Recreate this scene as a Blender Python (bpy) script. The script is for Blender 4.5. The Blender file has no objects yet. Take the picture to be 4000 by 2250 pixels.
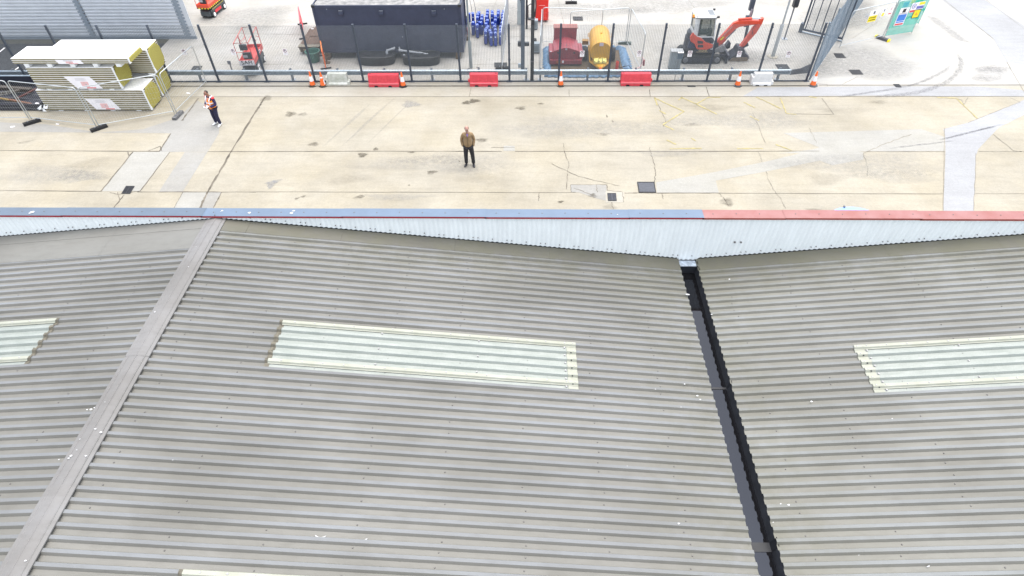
import bpy, bmesh, math, random
from mathutils import Vector, Matrix
R = math.radians
rnd = random.Random(7)
S = bpy.context.scene
COL = S.collection

# ------------------------------------------------------------------ camera
CAM_H, FOC, PITCH, ROLL, YAW = 14.4, 2341.14, R(45.49), R(-0.89), R(1.75)
_r = Vector((1, 0, 0)); _f = Vector((0, math.cos(PITCH), -math.sin(PITCH))); _u = Vector((0, math.sin(PITCH), math.cos(PITCH)))
_r2 = _r*math.cos(ROLL)+_u*math.sin(ROLL); _u2 = _u*math.cos(ROLL)-_r*math.sin(ROLL)
_M = Matrix.Rotation(YAW, 3, 'Z')
CR, CU, CF = _M@_r2, _M@_u2, _M@_f
cam_d = bpy.data.cameras.new('camera'); cam = bpy.data.objects.new('camera', cam_d); COL.objects.link(cam)
cam_d.sensor_width = 36; cam_d.lens = FOC/4000*36; cam_d.clip_start = .1; cam_d.clip_end = 1500
mw = Matrix((CR, CU, -CF)).transposed().to_4x4(); mw.translation = (0, 0, CAM_H)
cam.matrix_world = mw
S.camera = cam

# ------------------------------------------------------------------ sky, sun, exposure (overcast)
w = bpy.data.worlds.new('World'); S.world = w; w.use_nodes = True
nt = w.node_tree; bg = nt.nodes['Background']
sky = nt.nodes.new('ShaderNodeTexSky'); sky.sky_type = 'NISHITA'; sky.sun_disc = False
SUN_EL, SUN_AZ = R(78), R(35)
sky.sun_elevation = SUN_EL; sky.sun_rotation = SUN_AZ; sky.dust_density = 2; sky.air_density = 1.0
hs = nt.nodes.new('ShaderNodeHueSaturation'); hs.inputs['Saturation'].default_value = .42
nt.links.new(sky.outputs[0], hs.inputs['Color']); nt.links.new(hs.outputs[0], bg.inputs[0])
bg.inputs[1].default_value = .15
sd = bpy.data.lights.new('sun', 'SUN'); sun = bpy.data.objects.new('sun', sd); COL.objects.link(sun)
sd.energy = 1.25; sd.angle = R(70); sd.color = (1, .95, .87)
dirv = Vector((math.sin(SUN_AZ)*math.cos(SUN_EL), math.cos(SUN_AZ)*math.cos(SUN_EL), math.sin(SUN_EL)))
sun.rotation_euler = dirv.to_track_quat('Z', 'Y').to_euler()
S.view_settings.view_transform = 'Standard'; S.view_settings.look = 'None'
S.view_settings.gamma = 1; S.view_settings.use_curve_mapping = False
S.view_settings.exposure = 1.6

# ------------------------------------------------------------------ helpers
def ray(x, y): return CF+CR*((x-2000)/FOC)-CU*((y-1125)/FOC)
def at(x, y, z=0.0):
    d = ray(x, y); t = (z-CAM_H)/d.z; p = d*t; return Vector((p.x, p.y, z))
def aty(x, y, Y):
    d = ray(x, y); t = Y/d.y; return Vector((d.x*t, Y, CAM_H+d.z*t))

class MB:
    def __init__(s): s.v = []; s.f = []; s.m = []; s.mi = 0
    def add(s, vs, fs):
        n = len(s.v); s.v += [tuple(v) for v in vs]
        for f in fs: s.f.append([i+n for i in f]); s.m.append(s.mi)
        return s
    def mat(s, i): s.mi = i; return s
    def hexa(s, p): return s.add(p, [(3,2,1,0),(4,5,6,7),(0,1,5,4),(1,2,6,5),(2,3,7,6),(3,0,4,7)])
    def bb(s, x0, x1, y0, y1, z0, z1):
        return s.hexa([(x0,y0,z0),(x1,y0,z0),(x1,y1,z0),(x0,y1,z0),(x0,y0,z1),(x1,y0,z1),(x1,y1,z1),(x0,y1,z1)])
    def box(s, c, d, rz=0, rx=0, ry=0):
        M = Matrix.Rotation(rz,3,'Z')@Matrix.Rotation(ry,3,'Y')@Matrix.Rotation(rx,3,'X'); c = Vector(c)
        q = [(-1,-1,-1),(1,-1,-1),(1,1,-1),(-1,1,-1),(-1,-1,1),(1,-1,1),(1,1,1),(-1,1,1)]
        return s.hexa([c+M@Vector((a*d[0]/2,b*d[1]/2,e*d[2]/2)) for a,b,e in q])
    def bar(s, a, b, w, h=None):          # square bar from a to b
        a, b = Vector(a), Vector(b); h = h or w; d = (b-a).normalized()
        x = d.cross(Vector((0,0,1))); x = x.normalized() if x.length > 1e-4 else Vector((1,0,0)); y = x.cross(d)
        P = []
        for c in (a, b):
            for i, j in ((-1,-1),(1,-1),(1,1),(-1,1)): P.append(c+x*i*w/2+y*j*h/2)
        return s.hexa(P)
    def tube(s, path, r, n=8, closed=False, cap=True):
        path = [Vector(p) for p in path]; N = len(path); rs = r if isinstance(r, (list, tuple)) else [r]*N
        vs = []; fs = []; px = None
        for i, p in enumerate(path):
            a = path[(i-1) % N] if (closed or i) else p; b = path[(i+1) % N] if (closed or i < N-1) else p
            d = (b-a).normalized()
            if px is None: px = d.cross(Vector((0,0,1)) if abs(d.z) < .9 else Vector((1,0,0))).normalized()
            px = (px-d*px.dot(d)).normalized(); py = d.cross(px)
            for k in range(n):
                t = 2*math.pi*(k+.5)/n; vs.append(p+(px*math.cos(t)+py*math.sin(t))*rs[i])
        for i in range(N if closed else N-1):
            for k in range(n):
                a, b = i*n+k, i*n+(k+1) % n; c = ((i+1) % N)*n
                fs.append((a, b, c+(k+1) % n, c+k))
        if cap and not closed: fs += [tuple(range(n))[::-1], tuple((N-1)*n+k for k in range(n))]
        return s.add(vs, fs)
    def cyl(s, a, b, r0, r1=None, n=16): return s.tube([a, b], [r0, r0 if r1 is None else r1], n)
    def lathe(s, prof, n=20, c=(0,0,0)):   # prof: (radius, z)
        vs = []; fs = []; N = len(prof)
        for r, z in prof:
            for k in range(n): t = 2*math.pi*k/n; vs.append((c[0]+r*math.cos(t), c[1]+r*math.sin(t), c[2]+z))
        for i in range(N-1):
            for k in range(n): fs.append((i*n+k, i*n+(k+1) % n, (i+1)*n+(k+1) % n, (i+1)*n+k))
        fs += [tuple(range(n))[::-1], tuple((N-1)*n+k for k in range(n))]
        return s.add(vs, fs)
    def prism(s, poly, fn, a, b):          # poly of (u,v); fn(u,v,t)->xyz, t = a..b
        n = len(poly); vs = [fn(u,v,a) for u,v in poly]+[fn(u,v,b) for u,v in poly]
        return s.add(vs, [tuple(range(n))[::-1], tuple(range(n,2*n))]+[(i,(i+1)%n,(i+1)%n+n,i+n) for i in range(n)])
    def px_(s, poly, x0, x1): return s.prism(poly, lambda u,v,t: (t,u,v), x0, x1)     # profile in YZ, along X
    def py_(s, poly, y0, y1): return s.prism(poly, lambda u,v,t: (u,t,v), y0, y1)     # profile in XZ, along Y
    def pz_(s, poly, z0, z1): return s.prism(poly, lambda u,v,t: (u,v,t), z0, z1)
    def ell(s, c, r, n=14, m=9):
        vs = []; fs = []
        for i in range(1, m):
            p = math.pi*i/m
            for k in range(n): t = 2*math.pi*k/n; vs.append((c[0]+r[0]*math.sin(p)*math.cos(t), c[1]+r[1]*math.sin(p)*math.sin(t), c[2]+r[2]*math.cos(p)))
        T, B = len(vs), len(vs)+1; vs += [(c[0],c[1],c[2]+r[2]), (c[0],c[1],c[2]-r[2])]
        for i in range(m-2):
            for k in range(n): fs.append((i*n+k, (i+1)*n+k, (i+1)*n+(k+1) % n, i*n+(k+1) % n))
        for k in range(n): fs.append((T, k, (k+1) % n)); fs.append((B, (m-2)*n+(k+1) % n, (m-2)*n+k))
        return s.add(vs, fs)
    def poly(s, pts): return s.add(pts, [tuple(range(len(pts)))])
    def xf(s, M, i0=0):
        for i in range(i0, len(s.v)): s.v[i] = tuple(M@Vector(s.v[i]))
        return s
    def mesh(s, name, mats):
        me = bpy.data.meshes.new(name); me.from_pydata(s.v, [], s.f)
        for m in mats: me.materials.append(m)
        me.polygons.foreach_set('material_index', s.m); me.update(); return me
    def build(s, name, mats, parent=None, smooth=None, bevel=None, segs=2, loc=None, label=None, fixn=True):
        me = bpy.data.meshes.new(name); me.from_pydata(s.v, [], s.f)
        mats = mats if isinstance(mats, (list, tuple)) else [mats]
        for m in mats: me.materials.append(m)
        me.polygons.foreach_set('material_index', s.m)
        if fixn:
            bm = bmesh.new(); bm.from_mesh(me); bmesh.ops.recalc_face_normals(bm, faces=bm.faces); bm.to_mesh(me); bm.free()
        if smooth:
            me.polygons.foreach_set('use_smooth', [True]*len(me.polygons)); me.set_sharp_from_angle(angle=R(smooth))
        me.update()
        o = bpy.data.objects.new(name, me); COL.objects.link(o)
        if parent: o.parent = parent
        if loc: o.location = loc
        if bevel:
            b = o.modifiers.new('bevel', 'BEVEL'); b.width = bevel; b.segments = segs; b.limit_method = 'ANGLE'; b.angle_limit = R(35)
        if label: o['label'] = label
        return o

def tag(o, label, cat, group=None):
    o['label'] = label; o['category'] = cat
    if group: o['group'] = group
    return o
def thing(name, label, cat, loc=(0,0,0), rz=0, group=None):
    o = bpy.data.objects.new(name, None); COL.objects.link(o); o.location = loc; o.rotation_euler = (0,0,rz); o.empty_display_size = .2
    return tag(o, label, cat, group)
def thing_part(name, parent, label=None):
    o = bpy.data.objects.new(name, bpy.data.meshes.new(name)); COL.objects.link(o); o.parent = parent
    if label: o['label'] = label
    return o
def kids(o): return [c for c in COL.objects if c.parent is o]
def dup(root, loc, rz=None, label=None, ks=None):
    r = root.copy(); COL.objects.link(r); r.location = loc
    if rz is not None: r.rotation_euler = (0,0,rz)
    if label: r['label'] = label
    for ch in (ks if ks is not None else kids(root)):
        c = ch.copy(); COL.objects.link(c); c.parent = r
        for g in kids(ch):
            d = g.copy(); COL.objects.link(d); d.parent = c
    return r
def struct(o): o['kind'] = 'structure'; return o

# ------------------------------------------------------------------ materials
MAT = {}
def mat(name, c, rough=.7, metal=0, var=.12, scale=4, bump=0, c2=None, stretch=None, spec=.5, fine=0, alpha=None):
    if name in MAT: return MAT[name]
    m = bpy.data.materials.new(name); m.use_nodes = True; n = m.node_tree; p = n.nodes['Principled BSDF']
    tc = n.nodes.new('ShaderNodeTexCoord'); src = tc.outputs['Object']
    if stretch:
        mp = n.nodes.new('ShaderNodeMapping'); mp.inputs['Scale'].default_value = stretch; n.links.new(src, mp.inputs[0]); src = mp.outputs[0]
    nz = n.nodes.new('ShaderNodeTexNoise'); nz.inputs['Scale'].default_value = scale; nz.inputs['Detail'].default_value = 6; nz.inputs['Roughness'].default_value = .62
    n.links.new(src, nz.inputs['Vector'])
    rp = n.nodes.new('ShaderNodeValToRGB'); rp.color_ramp.elements[0].position = .3; rp.color_ramp.elements[1].position = .7
    a = c2 or tuple(x*(1-var) for x in c); b = tuple(min(1, x*(1+var)) for x in c) if not c2 else c
    rp.color_ramp.elements[0].color = (*a, 1); rp.color_ramp.elements[1].color = (*b, 1)
    n.links.new(nz.outputs[0], rp.inputs[0]); out = rp.outputs[0]
    if fine:
        n2 = n.nodes.new('ShaderNodeTexNoise'); n2.inputs['Scale'].default_value = scale*14; n2.inputs['Detail'].default_value = 3
        n.links.new(tc.outputs['Object'], n2.inputs['Vector'])
        mr = n.nodes.new('ShaderNodeMapRange'); mr.inputs[1].default_value = .3; mr.inputs[2].default_value = .7; mr.inputs[3].default_value = 1-fine; mr.inputs[4].default_value = 1+fine*.6
        n.links.new(n2.outputs[0], mr.inputs[0])
        mx = n.nodes.new('ShaderNodeMix'); mx.data_type = 'RGBA'; mx.blend_type = 'MULTIPLY'; mx.inputs['Factor'].default_value = 1
        n.links.new(out, mx.inputs['A']); n.links.new(mr.outputs[0], mx.inputs['B']); out = mx.outputs['Result']
    n.links.new(out, p.inputs['Base Color'])
    p.inputs['Roughness'].default_value = rough; p.inputs['Metallic'].default_value = metal; p.inputs['Specular IOR Level'].default_value = spec
    if bump:
        bp = n.nodes.new('ShaderNodeBump'); bp.inputs['Strength'].default_value = bump; bp.inputs['Distance'].default_value = .02
        n.links.new(nz.outputs[0], bp.inputs['Height']); n.links.new(bp.outputs[0], p.inputs['Normal'])
    if alpha is not None: p.inputs['Alpha'].default_value = alpha
    MAT[name] = m; return m

def concrete(name, c, warm, blotch=1.0, streak=(.25, 1.6, 1), dark=.72):
    """poured slab: broad blotches, brushed streaks, grit"""
    m = bpy.data.materials.new(name); m.use_nodes = True; n = m.node_tree; p = n.nodes['Principled BSDF']; L = n.links
    tc = n.nodes.new('ShaderNodeTexCoord'); co = tc.outputs['Object']
    def noise(sc, det, ro=.6, st=None, w=0):
        src = co
        if st:
            mp = n.nodes.new('ShaderNodeMapping'); mp.inputs['Scale'].default_value = st; mp.inputs['Location'].default_value = (w, w*.7, 0); L.new(co, mp.inputs[0]); src = mp.outputs[0]
        z = n.nodes.new('ShaderNodeTexNoise'); z.inputs['Scale'].default_value = sc; z.inputs['Detail'].default_value = det; z.inputs['Roughness'].default_value = ro
        L.new(src, z.inputs['Vector']); return z.outputs[0]
    def ramp(s, p0, p1, v0, v1):
        mr = n.nodes.new('ShaderNodeMapRange'); mr.inputs[1].default_value = p0; mr.inputs[2].default_value = p1; mr.inputs[3].default_value = v0; mr.inputs[4].default_value = v1
        L.new(s, mr.inputs[0]); return mr.outputs[0]
    def mul(a, b):
        x = n.nodes.new('ShaderNodeMix'); x.data_type = 'RGBA'; x.blend_type = 'MULTIPLY'; x.inputs['Factor'].default_value = 1
        if isinstance(a, tuple): x.inputs['A'].default_value = (*a, 1)
        else: L.new(a, x.inputs['A'])
        L.new(b, x.inputs['B']); return x.outputs['Result']
    base = n.nodes.new('ShaderNodeMix'); base.data_type = 'RGBA'
    base.inputs['A'].default_value = (*c, 1); base.inputs['B'].default_value = (*warm, 1)
    L.new(ramp(noise(.35, 5, .65), .38, .64, 0, 1), base.inputs['Factor'])
    col = base.outputs['Result']
    col = mul(col, ramp(noise(.22, 6, .68, None), .36, .6, 1-.3*blotch*(1-dark)/.28, 1.0))
    col = mul(col, ramp(noise(2.2, 5, .7, streak, 3.1), .34, .56, 1-.13*blotch, 1.0))
    col = mul(col, ramp(noise(9, 8, .85), .32, .62, 1-.2*blotch, 1.05))
    col = mul(col, ramp(noise(45, 2, .5), .3, .7, .90, 1.06))
    L.new(col, p.inputs['Base Color']); p.inputs['Roughness'].default_value = .88; p.inputs['Specular IOR Level'].default_value = .3
    MAT[name] = m; return m

M_cream = concrete('cream_concrete', (0.348,0.321,0.261), (0.326,0.294,0.225), .62)
M_wpatch = concrete('light_patch', (.325,.318,.292), (.31,.30,.265), .45)
M_pale = concrete('pale_concrete', (0.395,0.384,0.358), (0.367,0.349,0.310), .6)
M_white = concrete('bright_concrete', (0.376,0.367,0.346), (0.358,0.346,0.312), .35)
M_patch = concrete('grey_concrete', (0.294,0.288,0.269), (0.279,0.267,0.238), .5)
M_bluepatch = concrete('bluish_concrete', (.318,.322,.328), (.30,.302,.305), .5)
M_apron = concrete('apron_concrete', (0.363,0.343,0.298), (0.338,0.311,0.250), .45)
M_asph = mat('asphalt', (.03,.032,.036), .9, var=.25, scale=3, fine=.25)
M_joint = mat('joint_filler', (.12,.105,.082), .95, var=.5, scale=1.5)
M_jointl = mat('pale_joint', (.20,.18,.145), .95, var=.35, scale=2)
M_yel = mat('worn_yellow_paint', (.325,.275,.12), .8, var=.2, scale=6)
M_lineW = mat('road_white', (.75,.75,.73), .8)
M_navy = mat('navy_paint', (.043,.051,.086), .5, var=.16, scale=1.5, fine=.06)
M_slate = mat('slate_coating', (.055,.07,.095), .5, var=.1)
M_black = mat('black_plastic', (.025,.027,.032), .45, var=.25, scale=6)
M_rubber = mat('rubber', (.015,.015,.016), .85, var=.3, scale=9)
M_galv = mat('galvanised', (.34,.40,.45), .42, .6, var=.14, scale=5)
M_galvd = mat('galvanised_dull', (.36,.39,.42), .5, .5, var=.18, scale=4)
M_steel = mat('steel_dark', (.17,.18,.20), .5, .4, var=.2)
M_red = mat('red_plastic', (.62,.055,.075), .48, var=.12, scale=7, fine=.06)
M_redp = mat('red_paint', (.66,.05,.03), .4, var=.1)
M_redbright = mat('bright_red_paint', (.78,.03,.02), .4, var=.06)
M_orange = mat('orange_plastic', (.86,.16,.03), .5, var=.1)
M_orange2 = mat('orange_paint', (.60,.065,.03), .42, var=.16, scale=5)
M_whitep = mat('white_paint', (.80,.80,.79), .4, var=.04)
M_whiteplast = mat('dirty_white_plastic', (.60,.60,.56), .6, c2=(.36,.38,.31), scale=4)
M_whiteplast2 = mat('clean_white_plastic', (.70,.70,.69), .55, c2=(.58,.58,.57), scale=4)
M_paper = mat('printed_paper', (.82,.80,.82), .6, var=.03)
M_ink = mat('ink', (.03,.025,.03), .7)
M_inkred = mat('red_ink', (.66,.04,.05), .6)
M_inkblue = mat('blue_ink', (.05,.20,.62), .6)
M_inkyel = mat('yellow_ink', (.85,.68,.02), .6)
M_inkviolet = mat('violet_ink', (.14,.14,.42), .6)
M_inkgrey = mat('grey_ink', (.42,.40,.42), .6)
M_inkpink = mat('pink_ink', (.74,.46,.46), .6)
M_maroon = mat('maroon_paint', (.24,.034,.046), .42, var=.14, scale=3)
M_maroonl = mat('faded_red_paint', (.52,.16,.15), .5, var=.12, scale=3)
M_bowser = mat('yellow_paint', (.54,.29,.022), .42, var=.12, scale=2.5)
M_bagyel = mat('yellow_sack', (.80,.74,.22), .7, var=.12, scale=9)
M_tarp = mat('blue_tarp', (.095,.185,.30), .5, var=.28, scale=4, bump=.5)
M_mud = mat('mud_floor', (.105,.075,.045), .9, var=.25, scale=4)
M_wood = mat('timber', (.17,.12,.065), .8, c2=(.085,.06,.04), scale=5, stretch=(1,7,7))
M_woodred = mat('plywood', (.115,.066,.042), .8, c2=(.082,.046,.03), scale=4)
M_wool = mat('rock_wool', (.35,.31,.075), .95, var=.24, scale=30, fine=.2)
M_wooledge = mat('wool_edge', (.20,.172,.088), .95, var=.22, scale=14)
M_skin_sheet = mat('panel_steel', (.80,.80,.78), .45, var=.03)
M_film = mat('plastic_wrap', (.75,.77,.78), .25, var=.1)
M_tankblk = mat('tank_black', (.020,.022,.026), .5, var=.35, scale=3)
M_green = mat('green_plastic', (.03,.12,.085), .5, var=.2, scale=5)
M_blue = mat('blue_enamel', (.009,.04,.30), .38, var=.15)
M_bluel = mat('pale_blue_label', (.55,.70,.90), .5)
M_glass = mat('cab_glass', (.02,.045,.04), .08, var=.1)
M_glassl = mat('cab_glass_bright', (.30,.44,.40), .1, var=.1)
M_amber = mat('amber_lens', (.95,.33,.02), .3)
M_greycab = mat('grey_cabinet', (.24,.28,.30), .55, var=.1)
M_gal_lt = mat('grey_green_box', (.40,.44,.43), .55, var=.08)
M_iron = mat('cast_iron', (.034,.036,.04), .8, c2=(.016,.017,.02), scale=12)
M_ironblue = mat('steel_grate', (.058,.062,.075), .6, var=.2, scale=8)
M_pit = mat('dark_pit', (.012,.013,.02), .9)
M_bird = mat('bird_dropping', (.5,.5,.5), .8)
M_skin = mat('skin', (.42,.235,.185), .55, var=.08, scale=20)
M_skin2 = mat('skin_tan', (.30,.15,.105), .55, var=.08, scale=20)
M_jacket = mat('brown_cloth', (.24,.165,.088), .9, var=.2, scale=9, bump=.6)
M_trousd = mat('charcoal_cloth', (.022,.022,.026), .9, var=.25, scale=8, bump=.5)
M_trousn = mat('navy_cloth', (.022,.022,.055), .9, var=.25, scale=8, bump=.5)
M_hivis = mat('hivis_orange', (1.0,.26,.02), .6, c2=(1.0,.36,.03), scale=6, bump=.5)
M_hivred = mat('hivis_red', (.85,.04,.04), .6)
M_reflect = mat('reflective_tape', (.85,.84,.87), .4)
M_shoew = mat('white_shoe', (.80,.80,.80), .6)
M_shoeb = mat('black_shoe', (.015,.015,.02), .35)
M_hair = mat('dark_hair', (.045,.032,.028), .7, var=.3, scale=25)
M_hairg = mat('grey_hair', (.24,.20,.18), .8, var=.3, scale=25)
M_shirt = mat('purple_shirt', (.22,.14,.36), .8)
M_canopy = mat('blue_canopy', (.22,.35,.85), .5, var=.1)
M_greenmesh = mat('green_debris_sheet', (.10,.52,.41), .6, var=.14, scale=3, alpha=.62)
M_greenfold = mat('green_sheet_fold', (.03,.42,.31), .6)
M_seat = mat('seat_fabric', (.05,.055,.06), .8)

# ------------------------------------------------------------------ ground
def flat(name, pts, m, z): return struct(MB().poly([(p[0],p[1],z) for p in pts]).build(name, m, fixn=False))
def P(*pts): return [at(*p) for p in pts]
YF, YK, YA = 28.80, 28.40, 27.31          # fence line, kerb foot, edge of the cream apron
struct(MB().poly([(-300,-120,0),(300,-120,0),(300,500,0),(-300,500,0)]).build('ground', M_pale))
flat('apron', [(-70,11.3),(70,11.3),(70,YA),(-70,YA)], M_cream, .004)
flat('channel_strip', [(-70,YA),(70,YA),(70,YK),(-70,YK)], M_apron, .004)
kb = MB().bb(-70,14.3,YK,YF+.12,-.05,.055); struct(kb.build('kerb', M_apron, bevel=.012))
flat('access_road', [(14.3,YK),(70,YK),(70,60),(24,44),(20,36),(14.3,28.95)], M_white, .004)
flat('asphalt_road', [(-80,29.9),(-20.6,29.9),(-20.6,33.55),(-80,33.55)], M_asph, .006)
mk = MB()
for a, b in (((-2,204),(19,187)), ((60,273),(76,262)), ((-40,250),(-20,233))):
    p, q = at(*a), at(*b); d = (q-p).normalized(); s = Vector((-d.y, d.x, 0))*.05
    mk.poly([(v.x, v.y, .011) for v in (p-s, q-s, q+s, p+s)])
struct(mk.build('road_markings', M_lineW, fixn=False))
def patch(m, z, *pts): return flat('concrete_patch', P(*pts), m, z)
patch(M_patch, .008, (0,478),(180,486),(390,518),(560,505),(690,462),(770,392),(855,440),(856,520),(812,594),(620,594),(668,521),(0,515))
patch(M_wpatch, .0085, (520,594),(664,594),(548,747),(397,747))
patch(M_patch, .0087, (722,595),(810,595),(714,749),(621,749))
patch(M_wpatch, .0088, (716,752),(811,752),(778,816),(677,816))
patch(M_patch, .0089, (813,752),(866,752),(832,816),(784,816))
patch(M_wpatch, .0086, (2563,713),(2799,671),(3000,630),(3099,606),(3202,576),(3372,595),(3372,624),(3251,646),(3202,628),(3000,669),(2796,706),(2808,753),(2566,753))
patch(M_bluepatch, .0085, (3691,529),(3693,594),(3684,826),(3803,826),(3812,610),(3821,583),(3902,498),(4060,420),(4060,365),(3947,413),(3781,480),(3684,505))
patch(M_bluepatch, .0085, (3640,-30),(3838,-5),(4060,140),(4060,262),(3932,242),(3880,152))
patch(M_bluepatch, .0084, (2960,342),(3420,337),(3812,338),(3990,352),(4060,379),(3420,374),(2900,377))
patch(M_wpatch, .0082, (3040,600),(3210,580),(3060,520),(3600,505),(3690,535),(3690,590),(3380,592))
patch(M_wpatch, .0086, (1967,570),(2010,570),(2012,590),(1967,590)), 
patch(M_patch, .0087, (2230,722),(2368,722),(2370,745),(2390,790),(2330,775),(2260,752),(2230,752))
patch(M_apron, .0088, (2366,745),(2436,752),(2436,790),(2366,792))

def wiggle(pts, amp, k=6):
    out = []
    for a, b in zip(pts[:-1], pts[1:]):
        d = (b-a); n = Vector((-d.y, d.x, 0)).normalized()
        for i in range(k): out.append(a+d*(i/k)+n*rnd.uniform(-amp, amp)*(i > 0))
    return out+[pts[-1]]
def strip(mb, pts, wd, z, jit=0):
    L_, R_ = [], []
    for i, p in enumerate(pts):
        d = (pts[min(i+1, len(pts)-1)]-pts[max(i-1, 0)]).normalized(); n = Vector((-d.y, d.x, 0)); h = wd/2*(1+rnd.uniform(-jit, jit))
        L_.append(p+n*h); R_.append(p-n*h)
    vs = [(p.x, p.y, z) for p in L_+R_]; N = len(pts)
    mb.add(vs, [(i, N+i, N+i+1, i+1) for i in range(N-1)])
jt = MB()
jt2 = MB()
def joint(wd, amp, *pts, jit=.35, k=10): strip(jt2 if min(p[0] for p in pts) > 2850 or max(p[1] for p in pts) < 335 else jt, wiggle(P(*pts), amp, k), wd, .0125, jit)
joint(.035,.008,(-30,588),(620,592),jit=.5); joint(.035,.008,(812,593),(1500,591),(1960,592),jit=.5); joint(.04,.01,(2012,592),(2500,592),(3200,591),k=16)
joint(.035,.008,(3385,592),(3690,593)); joint(.03,.008,(3822,592),(4030,593))
joint(.03,.008,(-30,745),(395,748),jit=.6); joint(.03,.008,(536,750),(1000,751),jit=.6,k=14); joint(.02,.006,(1000,750),(2230,753),k=20); joint(.035,.008,(2440,755),(2490,754),(2570,755),(2815,755),jit=.6); joint(.022,.006,(2815,755),(3200,757),(3684,758))
joint(.02,.006,(3810,757),(4030,757))
joint(.075,.018,(1035,380),(1000,436),(905,590),(812,750),(780,818),jit=.6,k=14)
joint(.07,.018,(776,384),(712,472),jit=.6)
joint(.05,.012,(520,594),(395,748)); joint(.05,.012,(668,522),(622,593)); joint(.03,.008,(664,594),(548,747)); joint(.035,.01,(866,752),(832,815),jit=.7)
joint(.035,.012,(485,762),(445,812)); joint(.02,.01,(460,752),(468,782),(480,770)); joint(.03,.012,(500,594),(503,608),(520,596))
joint(.03,.012,(580,590),(626,572),(632,590)); joint(.022,.01,(715,752),(678,816)); joint(.02,.01,(545,747),(460,760),(430,752))
strip(jt, [Vector((-70,YA,0)), Vector((-10,YA+.01,0)), Vector((10,YA,0)), Vector((70,YA-.02,0))], .028, .0125, .3)
strip(jt, [Vector((-70,YK-.03,0)), Vector((0,YK-.03,0)), Vector((14.2,YK-.03,0))], .045, .0125, .3)
strip(jt, [Vector((14.6,28.46,0)), Vector((28.8,28.46,0))], .055, .0125, .1)
joint(.025,.01,(3047,385),(3072,445),(3257,448),jit=.6); joint(.035,.01,(3210,384),(3257,448))
joint(.03,.02,(3735,384),(3757,392),(3765,410),(3780,382)); joint(.02,.02,(3947,383),(3985,400),(3950,412),(3781,480),k=12)
joint(.03,.03,(3560,525),(3450,565),(3372,600),(3390,660),(3385,690),k=8); joint(.022,.02,(3690,500),(3684,823)); joint(.022,.02,(3812,600),(3803,823))
joint(.03,.02,(3880,526),(3960,590),(3990,592)); joint(.022,.01,(3880,152),(3682,-5),k=4); joint(.022,.01,(4030,135),(3838,-10)); joint(.02,.01,(3932,242),(4040,430)) 
joint(.02,.01,(3160,325),(3230,330),(3232,338)); joint(.03,.01,(2537,350),(2540,378)); joint(.03,.01,(2758,340),(2770,377)); joint(.02,.01,(1840,345),(1833,378)); joint(.02,.01,(2222,350),(2224,378))
joint(.02,.01,(2180,0),(2260,330),k=5); joint(.02,.01,(1940,0),(1920,50)); joint(.02,.01,(2880,225),(3000,232)); joint(.02,.01,(2690,0),(2740,70)); joint(.02,.006,(880,130),(1180,136)); joint(.02,.006,(860,252),(1150,252)); joint(.02,.006,(1830,253),(2030,250)); joint(.02,.006,(1830,145),(2090,143))
joint(.02,.01,(3350,300),(3290,330)); joint(.02,.01,(3430,85),(3330,150),k=4)
for pts in (((2200,560),(2205,595),(2222,640),(2215,690),(2212,740)), ((2538,575),(2541,595),(2556,640),(2560,680),(2557,713)), ((2962,592),(2970,610),(2975,632)), ((2992,670),(3000,700),(3030,755),(3045,770),(3068,816)),
            ((2808,755),(2830,780),(2848,806)), ((2388,790),(2396,818)), ((2105,753),(2104,785)), ((2585,757),(2592,778)), ((2155,640),(2260,690),(2420,727)), ((2560,390),(2600,470),(2590,500)), ((2230,722),(2370,722),(2372,745),(2430,750),(2436,790)), ((2230,722),(2232,752),(2250,752)), ((2330,722),(2333,752)), ((1918,577),(1960,577),(2012,577)), ((2240,735),(2320,765)), ((2940,440),(2990,560)), ((3160,500),(3190,560))):
    joint(.02,.025,*pts,jit=.7,k=9)
struct(jt.build('pavement_joints', M_joint, fixn=False)); struct(jt2.build('hairline_joints', M_jointl, fixn=False))

# stains that belong to the slabs: soft-edged blots
def stain_mat(name, c):
    m = bpy.data.materials.new(name); m.use_nodes = True; n = m.node_tree; p = n.nodes['Principled BSDF']; p.inputs['Base Color'].default_value = (*c, 1); p.inputs['Roughness'].default_value = .8
    a = n.nodes.new('ShaderNodeAttribute'); a.attribute_name = 'soft'
    tc = n.nodes.new('ShaderNodeTexCoord'); z = n.nodes.new('ShaderNodeTexNoise'); z.inputs['Scale'].default_value = 5; z.inputs['Detail'].default_value = 6; z.inputs['Roughness'].default_value = .7
    n.links.new(tc.outputs['Object'], z.inputs['Vector'])
    mr = n.nodes.new('ShaderNodeMapRange'); mr.inputs[1].default_value = .35; mr.inputs[2].default_value = .62; mr.inputs[3].default_value = .25
    n.links.new(z.outputs[0], mr.inputs[0])
    mu = n.nodes.new('ShaderNodeMath'); mu.operation = 'MULTIPLY'; n.links.new(a.outputs['Fac'], mu.inputs[0]); n.links.new(mr.outputs[0], mu.inputs[1])
    n.links.new(mu.outputs[0], p.inputs['Alpha']); return m
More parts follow.
